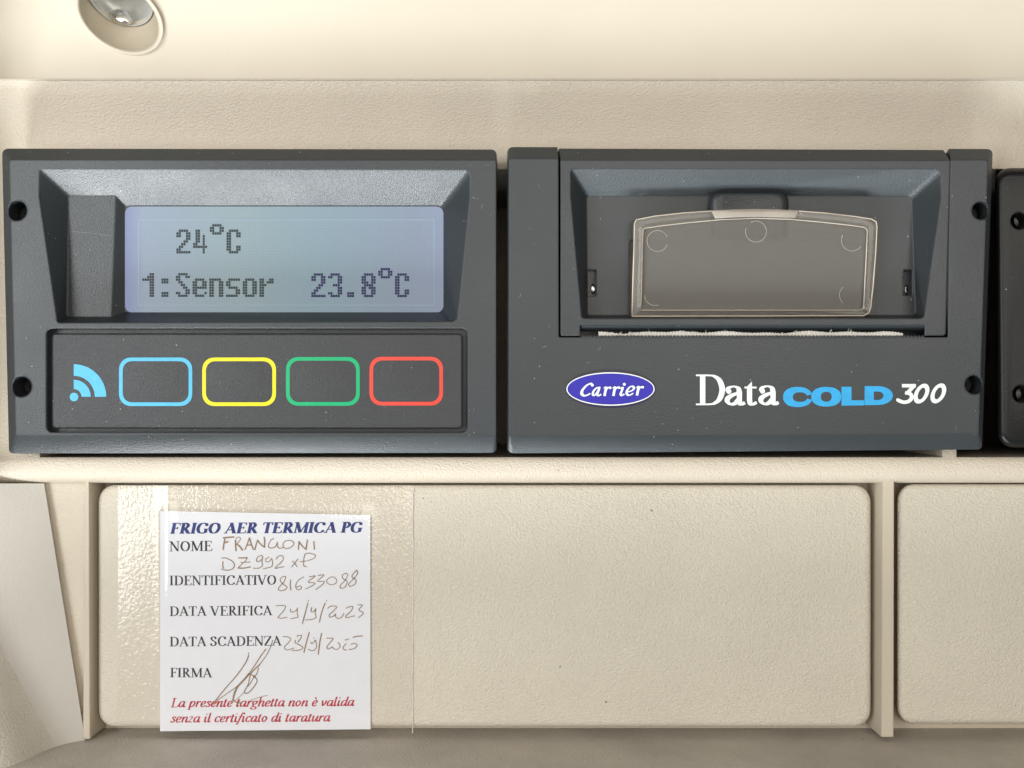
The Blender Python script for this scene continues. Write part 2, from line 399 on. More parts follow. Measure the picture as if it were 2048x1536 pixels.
prof = [Vector((0, 50, V(0, 1470, -6).z - 0.4)), Vector((0, 16, V(0, 1470, -6).z - 0.2)), Vector((0, 12, V(0, 1470, -6).z)), Vector((0, 4, V(0, 1470, -6).z)),
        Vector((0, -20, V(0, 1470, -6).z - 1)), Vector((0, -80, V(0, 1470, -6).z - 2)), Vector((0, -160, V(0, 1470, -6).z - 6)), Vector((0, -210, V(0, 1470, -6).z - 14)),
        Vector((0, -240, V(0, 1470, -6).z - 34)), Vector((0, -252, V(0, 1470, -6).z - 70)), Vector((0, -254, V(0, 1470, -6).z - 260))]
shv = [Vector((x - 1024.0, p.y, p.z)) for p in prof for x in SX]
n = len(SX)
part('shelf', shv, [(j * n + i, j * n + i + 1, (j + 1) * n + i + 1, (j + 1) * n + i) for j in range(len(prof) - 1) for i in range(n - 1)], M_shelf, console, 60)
# slanting side wall on the left with its rounded foot
def xe(y): return 88 + (y - 966) * (170 - 88) / (1478 - 966)
def d_side(t, y):
    x = xe(y) - t
    d = 20 + 0.42 * min(t, 160)
    # foot: a second face below the fold from (0,1290) to (115,1500)
    s = ((x - 0) * (1500 - 1290) - (y - 1290) * 115) / math.hypot(210, 115)   # signed distance, negative below-left
    k = 16.0; soft = k * math.log1p(math.exp(min(30, -s / k)))
    return 230 * math.tanh((d + 0.85 * soft) / 230)
ts = [0, 1.5, 4, 8, 14, 22, 32, 44, 58, 74, 92, 112, 135, 160, 190, 230, 290, 370, 480]
ws = lin(967, 1640, 80)
wv, wf = grid(ts, ws, lambda t, y: V(xe(y) - t, y, d_side(t, y)))
wm = new_mesh('wall', wv, wf)
bm = bmesh.new(); bm.from_mesh(wm); bpy.data.meshes.remove(wm)
eye = Vector((0, -DIST, 0)); pa = V(0, 1290, 0) - eye; pb = V(115, 1500, 0) - eye
nrm = pa.cross(pb).normalized(); probe = (V(300, 1000, 0) - eye).dot(nrm)
if probe < 0: nrm = -nrm
def half(keep_upper):
    b = bm.copy()
    bmesh.ops.bisect_plane(b, geom=list(b.verts) + list(b.edges) + list(b.faces), plane_co=eye, plane_no=nrm, clear_inner=keep_upper, clear_outer=not keep_upper)
    m_ = bpy.data.meshes.new('half'); b.to_mesh(m_); b.free(); return m_
link('side_wall', half(True), M_side, console, 60)
link('foot', half(False), M_sidegrain, console, 60)
bm.free()
part('side_wall_edge', *grid([0, 1], lin(925, 1640, 46), lambda t, y: V(xe(y), y, 20 - 40 * t)), M_side, console, 40)

# ------------------------------------------------------------------ blank covers in the lower slots
def cover(name, x0, y0, x1, y1, d0, d1, r):
    loops = []
    for ins, dd in ((0, -46), (0, d1 - 9), (1.2, d1 - 5), (4, d1 - 2), (8, d1 - 0.5), (13, d1)):
        loops.append(lift(rpoly([(x0 + ins, y0 + ins), (x1 - ins, y0 + ins), (x1 - ins, y1 - ins), (x0 + ins, y1 - ins)], max(4, r - ins * 0.6), 10), dd))
    v, f = loft(loops, True, True)
    return part(name, v, f, M_pad, None, 60)
COVER_D = 9.0
c = cover('blank_cover', 197, 970, 1741, 1453, 0, COVER_D, 36)
tag(c, 'wide beige blank cover carrying the white card under clear tape', 'cover', 'blank covers in the lower slots')
c = cover('blank_cover', 1794, 968, 3150, 1447, 0, COVER_D, 36)
tag(c, 'bare beige blank cover beside the narrow rib, cut off by the photo edge', 'cover', 'blank covers in the lower slots')

# ------------------------------------------------------------------ reading light in the upper panel
rl = thing('reading_light', 'small recessed reading spotlight with silver reflector in upper panel', 'spotlight', V(238, 31, d_upper(238, 31)) * U)
def du(o): return lambda x, y: d_upper(x, y) + o
part('bezel', *loft([lift(ell(1.005), du(-3)), lift(ell(1.0), du(4)), lift(ell(0.985), du(7)), lift(ell(0.95), du(7.5)), lift(ell(0.905), du(6)), lift(ell(0.885), du(3)), lift(ell(0.878), du(-4))], False, False), M_smooth, rl, 60)
part('cup', *loft([lift(ell(0.882), du(-2)), lift(ell(0.86, c=(238.5, 24)), du(-22)), lift(ell(0.82, c=(239, 8)), du(-42)), lift(ell(0.77, c=(239.5, -8)), du(-60)), lift(ell(0.70, c=(240, -12)), du(-66))], False, False), M_smooth, rl, 60)
part('reflector', *loft([lift(ell(0.74, c=(239.5, -6)), du(-56)), lift(ell(0.72, c=(239.5, -6)), du(-57)), lift(ell(0.62, c=(240, -3)), du(-72)), lift(ell(0.48, c=(240.5, 2)), du(-86)),
     lift(ell(0.34, c=(241, 8)), du(-95)), lift(ell(0.18, c=(241, 12)), du(-99))], False, True), M_refl, rl, 60)
bv = []; bf = []
for j in range(9):
    a = PI * j / 8
    for k in range(14):
        t = 2 * PI * k / 14; jit = 1 + random.uniform(-0.09, 0.09)
        r = math.sin(a) * jit
        bv.append(V(241 + 25 * r * math.cos(t), 36 + r * (6 * math.cos(t) + 16 * math.sin(t)), d_upper(241, 36) - 66 + 18 * math.cos(a)))
for j in range(8):
    for k in range(14):
        bf.append((j * 14 + k, j * 14 + (k + 1) % 14, (j + 1) * 14 + (k + 1) % 14, (j + 1) * 14 + k))
part('bulb', bv, bf, M_metal, rl, 0)

# ------------------------------------------------------------------ recorder units
def df(px, py): return 131 - (py - 320) * 31.0 / 550.0     # their fronts lean a little
def dfo(o): return lambda x, y: df(x, y) + o

def unit_solid(front, chamfer, r_f, r_c, back=46):
    """front: corners TL TR BR BL of the flat front; chamfer: corners of the bevel's outer edge"""
    a = rpoly(front, r_f, 5); b = rpoly(chamfer, r_c, 5)
    lb = lift(b, lambda x, y: df(x, y) - (24 if y < 600 else 17)); back_l = [Vector((p.x, -back, p.z)) for p in lb]
    return new_mesh('solid', *loft([back_l, lb, lift(a, dfo(0))]))

def screw_cut(cx, cy, r, deep=60):
    c = [(cx + r * math.cos(2 * PI * k / 28), cy + r * math.sin(2 * PI * k / 28)) for k in range(28)]
    def ringr(k, o): return lift([(cx + (x - cx) * k, cy + (y - cy) * k) for x, y in c], dfo(o))
    mid = ringr(1, -3); bk = [p + Vector((0, deep, 0)) for p in mid]
    return new_mesh('cut', *loft([bk, mid, ringr(1.04, -1.2), ringr(1.13, 0.3), ringr(1.13, 12)]))

def screw(parent, cx, cy, r, glint=True):
    """dark screw deep in its hole"""
    c = [(cx + (r - 1.5) * math.cos(2 * PI * k / 20), cy + (r - 1.5) * math.sin(2 * PI * k / 20)) for k in range(20)]
    fr = [p + Vector((0, 46, 0)) for p in lift(c, dfo(0))]
    mid = [p + Vector((0, 50, 0)) for p in lift(c, dfo(0))]
    ctr = sum(fr, Vector()) / len(fr)
    inner = [ctr + (p - ctr) * 0.45 for p in fr]; pit = [p + Vector((0, 5, 0)) for p in inner]
    part('screw', *loft([mid, fr, inner, pit]), M_hole, parent, 40)

# --- display unit
disp = thing('display_unit', 'dark grey temperature recorder with lit screen and four coloured keys', 'recorder', V(500, 905, 60) * U, 'recorder units side by side')
solid = unit_solid([(19, 320), (992.5, 320), (992.5, 873), (32, 873)], [(4, 297), (993.5, 299), (993.5, 906), (18, 907)], [5, 4, 4, 5], [13, 12, 12, 9])
def recess_cutter(pts_open, pts_ledge, step, pts_floor, dl, dfl, up=14):
    O = [Vector(p) for p in pts_open]
    def ext(i, F):           # carry the slope up past the front so that the cut is clean
        o = V(*pts_open[i], df(0, pts_open[i][1])); q = F
        return o + (o - q) * 0.25
    L = [V(*p, df(0, p[1]) - dl) for p in pts_ledge]       # L0 TL, L1 step top, L2 step bottom, L3 BL
    F = [V(*p, df(0, p[1]) - dfl) for p in pts_floor]
    o0 = ext(0, L[0]); o3 = ext(3, L[3]); o1 = ext(1, F[1]); o2 = ext(2, F[2])
    verts = [o0, o1, o2, o3] + L + F
    faces = [(0, 3, 2, 1), (0, 1, 9, 8, 5, 4), (0, 4, 7, 3), (4, 5, 6, 7), (5, 8, 11, 6), (8, 9, 10, 11), (1, 2, 10, 9), (3, 7, 6, 11, 10, 2)]
    me = bpy.data.meshes.new('cut'); me.from_pydata([tuple(v) for v in verts], [], faces)
    bm = bmesh.new(); bm.from_mesh(me); bm.edges.ensure_lookup_table(); bm.verts.ensure_lookup_table()
    bmesh.ops.recalc_face_normals(bm, faces=bm.faces)
    def e(a, b): return [x for x in bm.edges if {x.verts[0].index, x.verts[1].index} == {a, b}][0]
    big = [e(1, 9), e(2, 10)]; small = [e(0, 4), e(3, 7), e(5, 8), e(6, 11)]
    bmesh.ops.bevel(bm, geom=big, offset=9, segments=4, profile=0.5, affect='EDGES')
    bm.verts.ensure_lookup_table(); bm.edges.ensure_lookup_table()
    soft = [x for x in bm.edges if x.is_valid and {x.verts[0].index, x.verts[1].index} in ({0, 4}, {3, 7})] if False else small[:2]
    bmesh.ops.bevel(bm, geom=[x for x in soft if x.is_valid], offset=5, segments=3, profile=0.5, affect='EDGES')
    bm.to_mesh(me); bm.free()
    return me
rc = recess_cutter([(77, 338), (941, 340), (915, 643), (114, 646)], [(137, 391), (231, 391), (222, 634), (133, 634)], None, [(251, 412), (886, 412), (886, 624), (251, 624)], 37, 52)
gp = rpoly([(93, 657), (935, 657), (935, 865), (93, 865)], 13, 6)
groove = new_mesh('cut', *loft([lift(gp, dfo(-22)), lift(gp, dfo(10))]))
body = boolean(solid, [rc, groove, screw_cut(34, 421, 19.5), screw_cut(43, 773, 20)])
link('housing', body, M_dark, disp, 30)
link('case', box_mesh(97, 332, 984, 903, -300, 48, 4), M_black, disp, 30)
screw(disp, 34, 421, 19); screw(disp, 43, 773, 19.5)
# screen
sp_ = rpoly([(250, 413), (887, 413), (887, 625), (250, 625)], 15, 6)
lcd = part('screen', *loft([lift(sp_, dfo(-54)), lift(sp_, dfo(-50.5))]), M_lcd, disp, 30)
# centre of the screen for its material's coordinates
for n_ in M_lcd.node_tree.nodes:
    if n_.type == 'MAP_RANGE':
        cx_ = V(568, 520, 75).x * U - disp['_loc'][0]
        n_.inputs[1].default_value = cx_ - 0.0307; n_.inputs[2].default_value = cx_ + 0.0307
# faint border round the active cell
def frame2d(x0, y0, x1, y1, w): 
    return [(x0, y0), (x1, y0), (x1, y1), (x0, y1)], [(x0 + w, y0 + w), (x1 - w, y0 + w), (x1 - w, y1 - w), (x0 + w, y1 - w)]
oa, ib = frame2d(276, 439, 869, 611, 1.6)
M_cell = plain('cell_border', (0.24, 0.32, 0.40), 0.4)
part('cell_border', *loft([lift(oa, dfo(-50.2)), lift(ib, dfo(-50.2))], False, False), M_cell, lcd, 0)
GLYPH = {
 '2': ['.1111.', '11..11', '11..11', '....11', '...11.', '..11..', '.11...', '11....', '111111'],
 '4': ['.11...', '.11...', '.11.1.', '.11.1.', '.11.1.', '11..1.', '111111', '....1.', '....1.'],
 'C': ['.1111.', '11..11', '11..11', '11....', '11....', '11....', '11..11', '11..11', '.1111.'],
 '1': ['...11', '..111', '11111', '...11', '...11', '...11', '...11', '...11', '...11'],
 ':': ['', '', '.111', '.111', '', '', '', '.111', '.111'],
 'S': ['.1111.', '11..11', '11....', '.11...', '..11..', '...11.', '....11', '11..11', '.1111.'],
 'e': ['', '', '.1111.', '11..11', '11..11', '111111', '11....', '11...1', '.1111.'],
 'n': ['', '', '11111.', '11..11', '11..11', '11..11', '11..11', '11..11', '11..11'],
 's': ['', '', '.11111', '11....', '11....', '.1111.', '....11', '....11', '11111.'],
 'o': ['', '', '.1111.', '11..11', '11..11', '11..11', '11..11', '11..11', '.1111.'],
 'r': ['', '', '11..11', '11.111', '111...', '11....', '11....', '11....', '11....'],
 '3': ['.1111.', '11..11', '....11', '....11', '..111.', '....11', '....11', '11..11', '.1111.'],
 '.': ['', '', '', '', '', '', '', '.111', '.111'],
 '8': ['.1111.', '11..11', '11..11', '111.11', '.1111.', '11.111', '11..11', '11..11', '.1111.'],
 'd': ['.1111.', '11..11', '11..11', '.1111.']}
def lcd_text(s, x0, y0, px=4.78, py=5.37):
    v = []; f = []
    for i, ch in enumerate(s):
        if ch == ' ': continue
        for r, row in enumerate(GLYPH[ch]):
            rr = r - 2 if ch == 'd' else r
            for c_, b in enumerate(row):
                if b != '1': continue
                ax = x0 + i * 7 * px + c_ * px; ay = y0 + rr * py; k = len(v)
                for qx, qy in ((0.2, 0.2), (px - 0.45, 0.2), (px - 0.45, py - 0.5), (0.2, py - 0.5)):
                    v.append(V(ax + qx, ay + qy, df(0, ay + qy) - 50.0))
                f.append((k, k + 1, k + 2, k + 3))
    return v, f
M_lcdgreen = plain('lcd_segment_greyish', (0.018, 0.03, 0.032), 0.5, 0.3)
part('reading', *lcd_text('24dC', 352.5, 459), M_lcdgreen, lcd, 0)
part('reading', *lcd_text('1:Sensor', 284.5, 546), M_lcdgreen, lcd, 0)
part('reading', *lcd_text('23.8dC', 622.5, 546.5), M_lcdpix, lcd, 0)

# keypad foil with four soft domes
KEYS = [('key_outline', (238, 715, 384.5, 812), M_cyan), ('key_outline', (404.5, 715, 552, 812), M_yellow), ('key_outline', (572, 714, 719.5, 811.5), M_green), ('key_outline', (739, 713.5, 886, 811), M_red)]
def dome(x, y):
    h = 0
    for _, (a, b, c_, d_), _m in KEYS:
        u = (x - (a + c_) / 2) / 62; w = (y - (b + d_) / 2) / 40
        h += 2.2 * math.exp(-(u * u + w * w) ** 2 * 0.9)
    return h
def pad_d(o=0): return lambda x, y: df(x, y) - 4.5 + dome(x, y) + o
pp = rpoly([(104, 667), (925, 667), (925, 857), (104, 857)], 9, 6)
def inset(pts, k):
    cx = sum(p[0] for p in pts) / len(pts); cy = sum(p[1] for p in pts) / len(pts)
    return [(x - math.copysign(min(k, abs(x - cx)), x - cx), y - math.copysign(min(k, abs(y - cy)), y - cy)) for x, y in pts]
rim = loft([lift(pp, dfo(-20)), lift(pp, dfo(-7.5)), lift(inset(pp, 1.2), dfo(-5.3)), lift(inset(pp, 3), dfo(-4.5))], True, False)
gx = lin(107, 922, 120); gy = lin(670, 854, 40)
keypad = part('keypad', *join(rim, grid(gx, gy, lambda x, y: V(x, y, pad_d()(x, y)))), M_darker, disp, 50)
for nm, (a, b, c_, d_), mt in KEYS:
    def ringpts(i): return rpoly([(a + i, b + i), (c_ - i, b + i), (c_ - i, d_ - i), (a + i, d_ - i)], 25 - i * 0.75, 8)
    def dens(p, m=3):
        out = []
        for k in range(len(p)):
            q = p[(k + 1) % len(p)]
            for t in range(m): out.append((p[k][0] + (q[0] - p[k][0]) * t / m, p[k][1] + (q[1] - p[k][1]) * t / m))
        return out
    part(nm, *loft([lift(dens(ringpts(i)), pad_d(0.35)) for i in (0, 1.9, 3.7, 5.5, 7.3)], False, False), mt, keypad, 60)
def arcband(cx, cy, r0, r1, a0, a1, n=18):
    A = [a0 + (a1 - a0) * k / n for k in range(n + 1)]
    return [(cx + r1 * math.cos(t), cy - r1 * math.sin(t)) for t in A], [(cx + r0 * math.cos(t), cy - r0 * math.sin(t)) for t in A]
sv = []; sf = []
for r0, r1 in ((15.5, 34), (42, 65)):
    A, B = arcband(147.5, 793.5, r0, r1, 0, PI / 2)
    k = len(sv); sv += lift(A, pad_d(0.35)) + lift(B, pad_d(0.35)); m = len(A)
    sf += [(k + i, k + i + 1, k + m + i + 1, k + m + i) for i in range(m - 1)]
k = len(sv); dot = [(148 + 8.6 * math.cos(2 * PI * i / 24), 794 + 8.6 * math.sin(2 * PI * i / 24)) for i in range(24)]
sv += lift(dot, pad_d(0.35)); sf.append(tuple(range(k, k + 24)))
part('signal_symbol', sv, sf, M_cyan, keypad, 0)

# --- printer unit
prn = thing('printer_unit', 'dark grey printer unit with clear flap and oval blue badge', 'printer', V(1490, 905, 60) * U, 'recorder units side by side')
front = [(1017.5, 317), (1976, 320), (1957, 869), (1017, 874)]
cham = [(1014.5, 294), (1985.5, 298), (1964, 899), (1014, 907)]
solid = unit_solid(front, cham, [4, 4, 4, 4], [12, 11, 9, 14])
pocket = new_mesh('cut', *loft([lift(rpoly([(1112, 270), (1893, 270), (1897.5, 676), (1117.5, 676)], 2, 2), dfo(-58)),
                               lift(rpoly([(1117.5, 270), (1904.5, 270), (1895, 674), (1117.5, 674)], 2, 2), dfo(14))]))
body = boolean(solid, [pocket, screw_cut(1962, 421, 17.5), screw_cut(1949, 769, 18.5)])
link('housing', body, M_dark, prn, 30)
link('case', box_mesh(1026, 332, 1955, 897, -300, 48, 4), M_black, prn, 30)
screw(prn, 1962, 421, 17); screw(prn, 1949, 769, 18)

# door
ds = unit_solid([(1121, 320.5), (1901, 321), (1891.5, 671), (1121, 671.5)], [(1117, 297), (1888, 300), (1891, 671.6), (1121, 672)], [2, 2, 6, 4], [3, 3, 6, 4], back=60)
rd = recess_cutter([(1140, 338), (1883, 338), (1849, 637), (1163, 637)], [(1173, 392), (1400, 392), (1400, 631), (1175, 631)], None, [(1401, 392), (1823, 392), (1832, 631), (1401, 631)], 44, 44.4)
notch = box_mesh(1160, 650, 1849, 700, 20, 170, 2, 2)
slot1 = box_mesh(1175.5, 540, 1192.5, 592, 45, 110, 1, 2); slot2 = box_mesh(1806.5, 540, 1823.5, 591, 45, 110, 1, 2)
win = new_mesh('cut', *loft([lift(rpoly([(1259, 480), (1747, 480), (1733, 634), (1259, 634)], 6, 4), dfo(-90)), lift(rpoly([(1259, 480), (1747, 480), (1733, 634), (1259, 634)], 6, 4), dfo(-30))]))
door = link('paper_door', boolean(ds, [rd, notch, slot1, slot2, win]), M_dark, prn, 30)
# rounded bar along the door's lower edge
bar_v = []; bar_f = []
nb = 20
for xx in (1160, 1848.5):
    for k in range(nb):
        t = 2 * PI * k / nb
        p = V(xx, 648.5, df(0, 648) - 19); bar_v.append(Vector((p.x, p.y - 14 * math.cos(t), p.z + 13.0 * math.sin(t))))
bar_f = [(k, (k + 1) % nb, nb + (k + 1) % nb, nb + k) for k in range(nb)] + [tuple(range(nb)), tuple(range(nb, 2 * nb))]
part('door_bar', bar_v, bar_f, M_dark, door, 40)
# boss behind the flap, rounded ends
bs = []
for ins, dd in ((0, -47), (0, -37), (3, -31), (9, -27), (16, -25.5)):
    bs.append(lift(rpoly([(1420 + ins, 384 + ins * 0.3), (1577 - ins, 384 + ins * 0.3), (1577 - ins, 476), (1420 + ins, 476)], [20, 20, 4, 4], 6), dfo(dd)))
part('door_boss', *loft(bs), M_dark, door, 60)
# metal bits in the two slots
for xx, yy in ((1186, 578), (1813, 580)):
    c_ = [(xx + 4.5 * math.cos(2 * PI * k / 16), yy + 11 * math.sin(2 * PI * k / 16)) for k in range(16)]
    part('hinge_pin', *loft([lift(c_, dfo(-64)), lift(c_, dfo(-58)), lift([(xx + (x - xx) * .6, yy + (y - yy) * .6) for x, y in c_], dfo(-55))]), M_metal, door, 50)
# lining seen through the flap
M_inner = plain('inside_grey_brown', (0.12, 0.108, 0.095), 0.6)
part('paper_bay', *loft([lift([(1257, 478), (1749, 478), (1736, 636), (1257, 636)], dfo(-88)), lift([(1257, 478), (1749, 478), (1736, 636), (1257, 636)], dfo(-80))]), M_inner, door, 0)

# clear flap
FO = [(1263, 633), (1265, 560), (1267, 500), (1268, 446), (1272, 438.5), (1310, 431), (1370, 424.5), (1440, 420), (1510, 418.5), (1580, 420), (1650, 425), (1710, 432), (1744, 437.5), (1753.5, 443), (1755, 455), (1752, 510), (1747, 570), (1742, 616), (1738, 626), (1728, 632)]
FI = [(1282, 620), (1284, 560), (1285, 500), (1286.5, 462), (1289, 457), (1320, 452.5), (1375, 446), (1440, 440), (1510, 437), (1580, 439), (1645, 445), (1700, 451), (1727, 455), (1733, 458.5), (1734, 464), (1732, 510), (1729, 570), (1727, 612), (1725, 618), (1718, 620)]
def dens2(p, m=4):
    out = []
    for k in range(len(p)):
        q = p[(k + 1) % len(p)]
        for t in range(m): out.append((p[k][0] + (q[0] - p[k][0]) * t / m, p[k][1] + (q[1] - p[k][1]) * t / m))
    return out
fo = dens2(FO); fi = dens2(FI)
def mixp(a, b, t): return [(x0 + (x1 - x0) * t, y0 + (y1 - y0) * t) for (x0, y0), (x1, y1) in zip(a, b)]
flap_l = [lift(mixp(fo, fi, 0.05), dfo(-38)), lift(fo, dfo(-35)), lift(fo, dfo(-20)), lift(mixp(fo, fi, 0.12), dfo(-17)), lift(mixp(fo, fi, 0.75), dfo(-16)), lift(mixp(fo, fi, 0.93), dfo(-17.5)), lift(fi, dfo(-21)),
          lift(fi, dfo(-24)), lift(mixp(fo, fi, 0.92), dfo(-34)), ]
v, f = loft(flap_l, False, False)
nf = len(fo)
f += [((len(flap_l) - 1) * nf + k, (len(flap_l) - 1) * nf + (k + 1) % nf, (k + 1) % nf, k) for k in range(nf)]   # closes the rim ring
flap = part('clear_flap', v, f, M_clear, door, 40)
fw = mixp(fo, fi, 0.985)
part('flap_window', *loft([lift(fw, dfo(-31)), lift(fw, dfo(-25))]), M_frost, flap, 30)
# pale tubes paint in the bright light lines along the flap's moulded edges
M_edgelight = plain('painted_edge_highlight', (0.62, 0.52, 0.42), 0.25, vary=0.15, scale=250)
def tube(pts3, r, n=6):
    v = []; f = []; m = len(pts3)
    for i, p in enumerate(pts3):
        d = (pts3[(i + 1) % m] - pts3[i - 1]).normalized(); a = d.cross(Vector((0, 1, 0))).normalized(); b = a.cross(d)
        for k in range(n): v.append(p + (a * math.cos(2 * PI * k / n) + b * math.sin(2 * PI * k / n)) * r)
    for i in range(m):
        for k in range(n): f.append((i * n + k, i * n + (k + 1) % n, ((i + 1) % m) * n + (k + 1) % n, ((i + 1) % m) * n + k))
    return v, f
part('flap_edge_highlight', *tube(lift(mixp(fo, fi, 0.05), dfo(-18.2)), 1.25), M_edgelight, flap, 60)
part('flap_edge_highlight', *tube(lift(mixp(fo, fi, 0.97), dfo(-19.2)), 0.95), M_edgelight, flap, 60)
# thicker catch in the middle of the flap's upper edge
M_catch = plain('pale_plastic_catch', (0.34, 0.30, 0.25), 0.3, vary=0.12, scale=250)
ca = [(1422, 421), (1465, 418.8), (1510, 417.8), (1555, 418.8), (1598, 421.5), (1590, 436), (1550, 434.5), (1510, 433.5), (1470, 434.5), (1430, 436.5)]
part('flap_catch', *loft([lift(ca, dfo(-36)), lift(ca, dfo(-15.5)), lift(inset(ca, 2), dfo(-14.2))]), M_catch, flap, 50)
# ejector marks moulded in the window
M_mark = plain('mould_mark', (0.37, 0.35, 0.31), 0.3)
for cx, cy, a0, a1 in ((1315, 482, 20, 340), (1512, 463, -200, 120), (1704, 481, 150, 330), (1310, 590, 180, 290), (1700, 590, 130, 230)):
    A, B = arcband(cx, cy, 20.6, 21.5, math.radians(a0), math.radians(a1), 26)
    m = len(A); part('mould_mark', lift(A, dfo(-24.7)) + lift(B, dfo(-24.7)), [(i, i + 1, m + i + 1, m + i) for i in range(m - 1)], M_mark, flap, 0)

# tear bar: row of rounded teeth
tv = []; tf = []
x = 1163.0
while x < 1848:
    k = len(tv); w = 7.3
    pts = [(x, 676.5), (x + 0.3, 673.5), (x + 1.8, 671.2), (x + w / 2, 670.4), (x + w - 1.8, 671.2), (x + w - 0.3, 673.5), (x + w, 676.5)]
    fr = lift(pts, dfo(0.6)); bk = lift(pts, dfo(-8)); m = len(pts)
    tv += fr + bk
    tf.append(tuple(range(k, k + m))); tf += [(k + i, k + i + 1, k + m + i + 1, k + m + i) for i in range(m - 1)]
    x += w
part('tear_bar', tv, tf, M_dark, prn, 30)

# ------------------------------------------------------------------ printing on the fronts
def catmull(pts, n=8):
    P = [Vector(p) for p in pts]; out = []
    if len(P) < 3: return [(p.x, p.y) for p in P]
    E = [P[0] * 2 - P[1]] + P + [P[-1] * 2 - P[-2]]
    for i in range(1, len(E) - 2):
        a, b, c_, d_ = E[i - 1:i + 3]
        for k in range(n):
            t = k / n
            q = 0.5 * ((2 * b) + (c_ - a) * t + (2 * a - 5 * b + 4 * c_ - d_) * t * t + (3 * b - a - 3 * c_ + d_) * t ** 3)
            out.append((q.x, q.y))
    out.append((P[-1].x, P[-1].y)); return out

def sweep(pts, W, T=None, phi=0.0, cap=True):
    """outline ribbon of a broad nib (W x T, turned phi) drawn along pts -> quads"""
    T = W if T is None else T
    L = []; R = []; n = len(pts)
    for i in range(n):
        a = Vector(pts[max(0, i - 1)]); b = Vector(pts[min(n - 1, i + 1)]); d = b - a
        if d.length < 1e-9: d = Vector((1, 0))
        d.normalize(); th = math.atan2(d.y, d.x) - phi
        w = 0.5 * math.sqrt((W * math.sin(th)) ** 2 + (T * math.cos(th)) ** 2)
        p = Vector(pts[i]); nn = Vector((-d.y, d.x))
        L.append(p + nn * w); R.append(p - nn * w)
    v = [(p.x, p.y) for p in L] + [(p.x, p.y) for p in R]
    f = [(i, i + 1, n + i + 1, n + i) for i in range(n - 1)]
    return v, f
def disc(cx, cy, r, n=18): return [(cx + r * math.cos(2 * PI * k / n), cy + r * math.sin(2 * PI * k / n)) for k in range(n)], [tuple(range(n))]
def pen(pts, w):      # round ended pen line
    p = catmull(pts) if len(pts) > 2 else list(pts)
    return [sweep(p, w), disc(*p[0], w / 2, 10), disc(*p[-1], w / 2, 10)]

def ink(name, shapes, to_px, dfun, mat, parent, step=0.06, lift0=0.4):
    """shapes: list of (2D verts, faces); each lies a hair above the one before (cyclic)"""
    V3 = []; F3 = []
    for k, (v, f) in enumerate(shapes):
        o = len(V3); h = lift0 + (k % 9) * step
        for p in v:
            x, y = to_px(*p); V3.append(V(x, y, dfun(x, y) + h))
        F3 += [tuple(i + o for i in q) for q in f]
    return part(name, V3, F3, mat, parent, 0)

def poly_holes(outer, holes):
    loops = [[Vector((x, y, 0)) for x, y in outer]] + [[Vector((x, y, 0)) for x, y in h] for h in holes]
    tris = tessellate_polygon(loops); flat = [(p.x, p.y) for L in loops for p in L]
    return flat, [tuple(t) for t in tris]

def oval(cx, cy, rx, ry, n=48, shear=0.0, a0=0, a1=2 * PI, full=2.0):
    out = []
    for k in range(n):
        t = a0 + (a1 - a0) * k / (n if abs(a1 - a0 - 2 * PI) < 1e-6 else n - 1)
        c_, s_ = math.cos(t), math.sin(t)
        x = math.copysign(abs(c_) ** (2 / full), c_) * rx; y = math.copysign(abs(s_) ** (2 / full), s_) * ry
        out.append((cx + x - shear * y, cy + y))
    return out

# oval badge
badge = part('badge', *loft([lift(oval(1221, 778, 91, 38.5, 64), dfo(-1)), lift(oval(1221, 778, 90.5, 38, 64), dfo(0.8)), lift(oval(1221, 778, 88.5, 36, 64), dfo(1.2))]), M_badge, prn, 40)
ink('badge_field', [poly_holes(oval(1221, 778, 87, 32.5, 64), [])], lambda x, y: (x, y), dfo(1.2), M_badgeblue, badge)
ro = oval(1221, 778, 88.2, 33.4, 64); ri = oval(1221, 778, 86.2, 31.2, 64)
ink('badge_ring', [(ro + ri, [(k, (k + 1) % 64, 64 + (k + 1) % 64, 64 + k) for k in range(64)])], lambda x, y: (x, y), dfo(1.2), M_white, badge, lift0=0.9)
ZC = lambda x, y: (1120 + x / 9.309, 740 + y / 9.309)
def nib(p, W=56, T=30, phi=0.35): return sweep(catmull(p, 10), W, T, phi)
sh = [nib([(600, 268), (560, 254), (490, 292), (420, 372), (405, 440), (450, 478), (505, 468), (562, 438)], 58, 26, -0.3), disc(602, 282, 27),
      nib([(735, 330), (680, 335), (625, 395), (612, 455), (645, 470), (700, 405), (735, 330)], 44, 24, -0.3), nib([(738, 312), (715, 390), (695, 450), (720, 478), (768, 452)], 46, 24, -0.3)]
for ox, oy in ((0, 0), (165, -2), (605, -10)):
    sh += [sweep([(862 + ox, 308 + oy), (828 + ox, 484 + oy)], 46), sweep([(812 + ox, 338 + oy), (866 + ox, 312 + oy)], 18), nib([(846 + ox, 400 + oy), (878 + ox, 345 + oy), (925 + ox, 318 + oy)], 30, 24), disc(934 + ox, 330 + oy, 25)]
sh += [nib([(1172, 316), (1150, 390), (1130, 445), (1150, 474), (1198, 446)], 46, 24, -0.3), sweep([(1120, 345), (1175, 316)], 18), disc(1197, 266, 27),
       nib([(1255, 408), (1330, 388), (1378, 342), (1352, 304), (1300, 318), (1248, 385), (1245, 445), (1290, 470), (1365, 432)], 46, 22, -0.3)]
ink('badge_lettering', sh, ZC, dfo(1.2), M_white, badge, lift0=1.1)

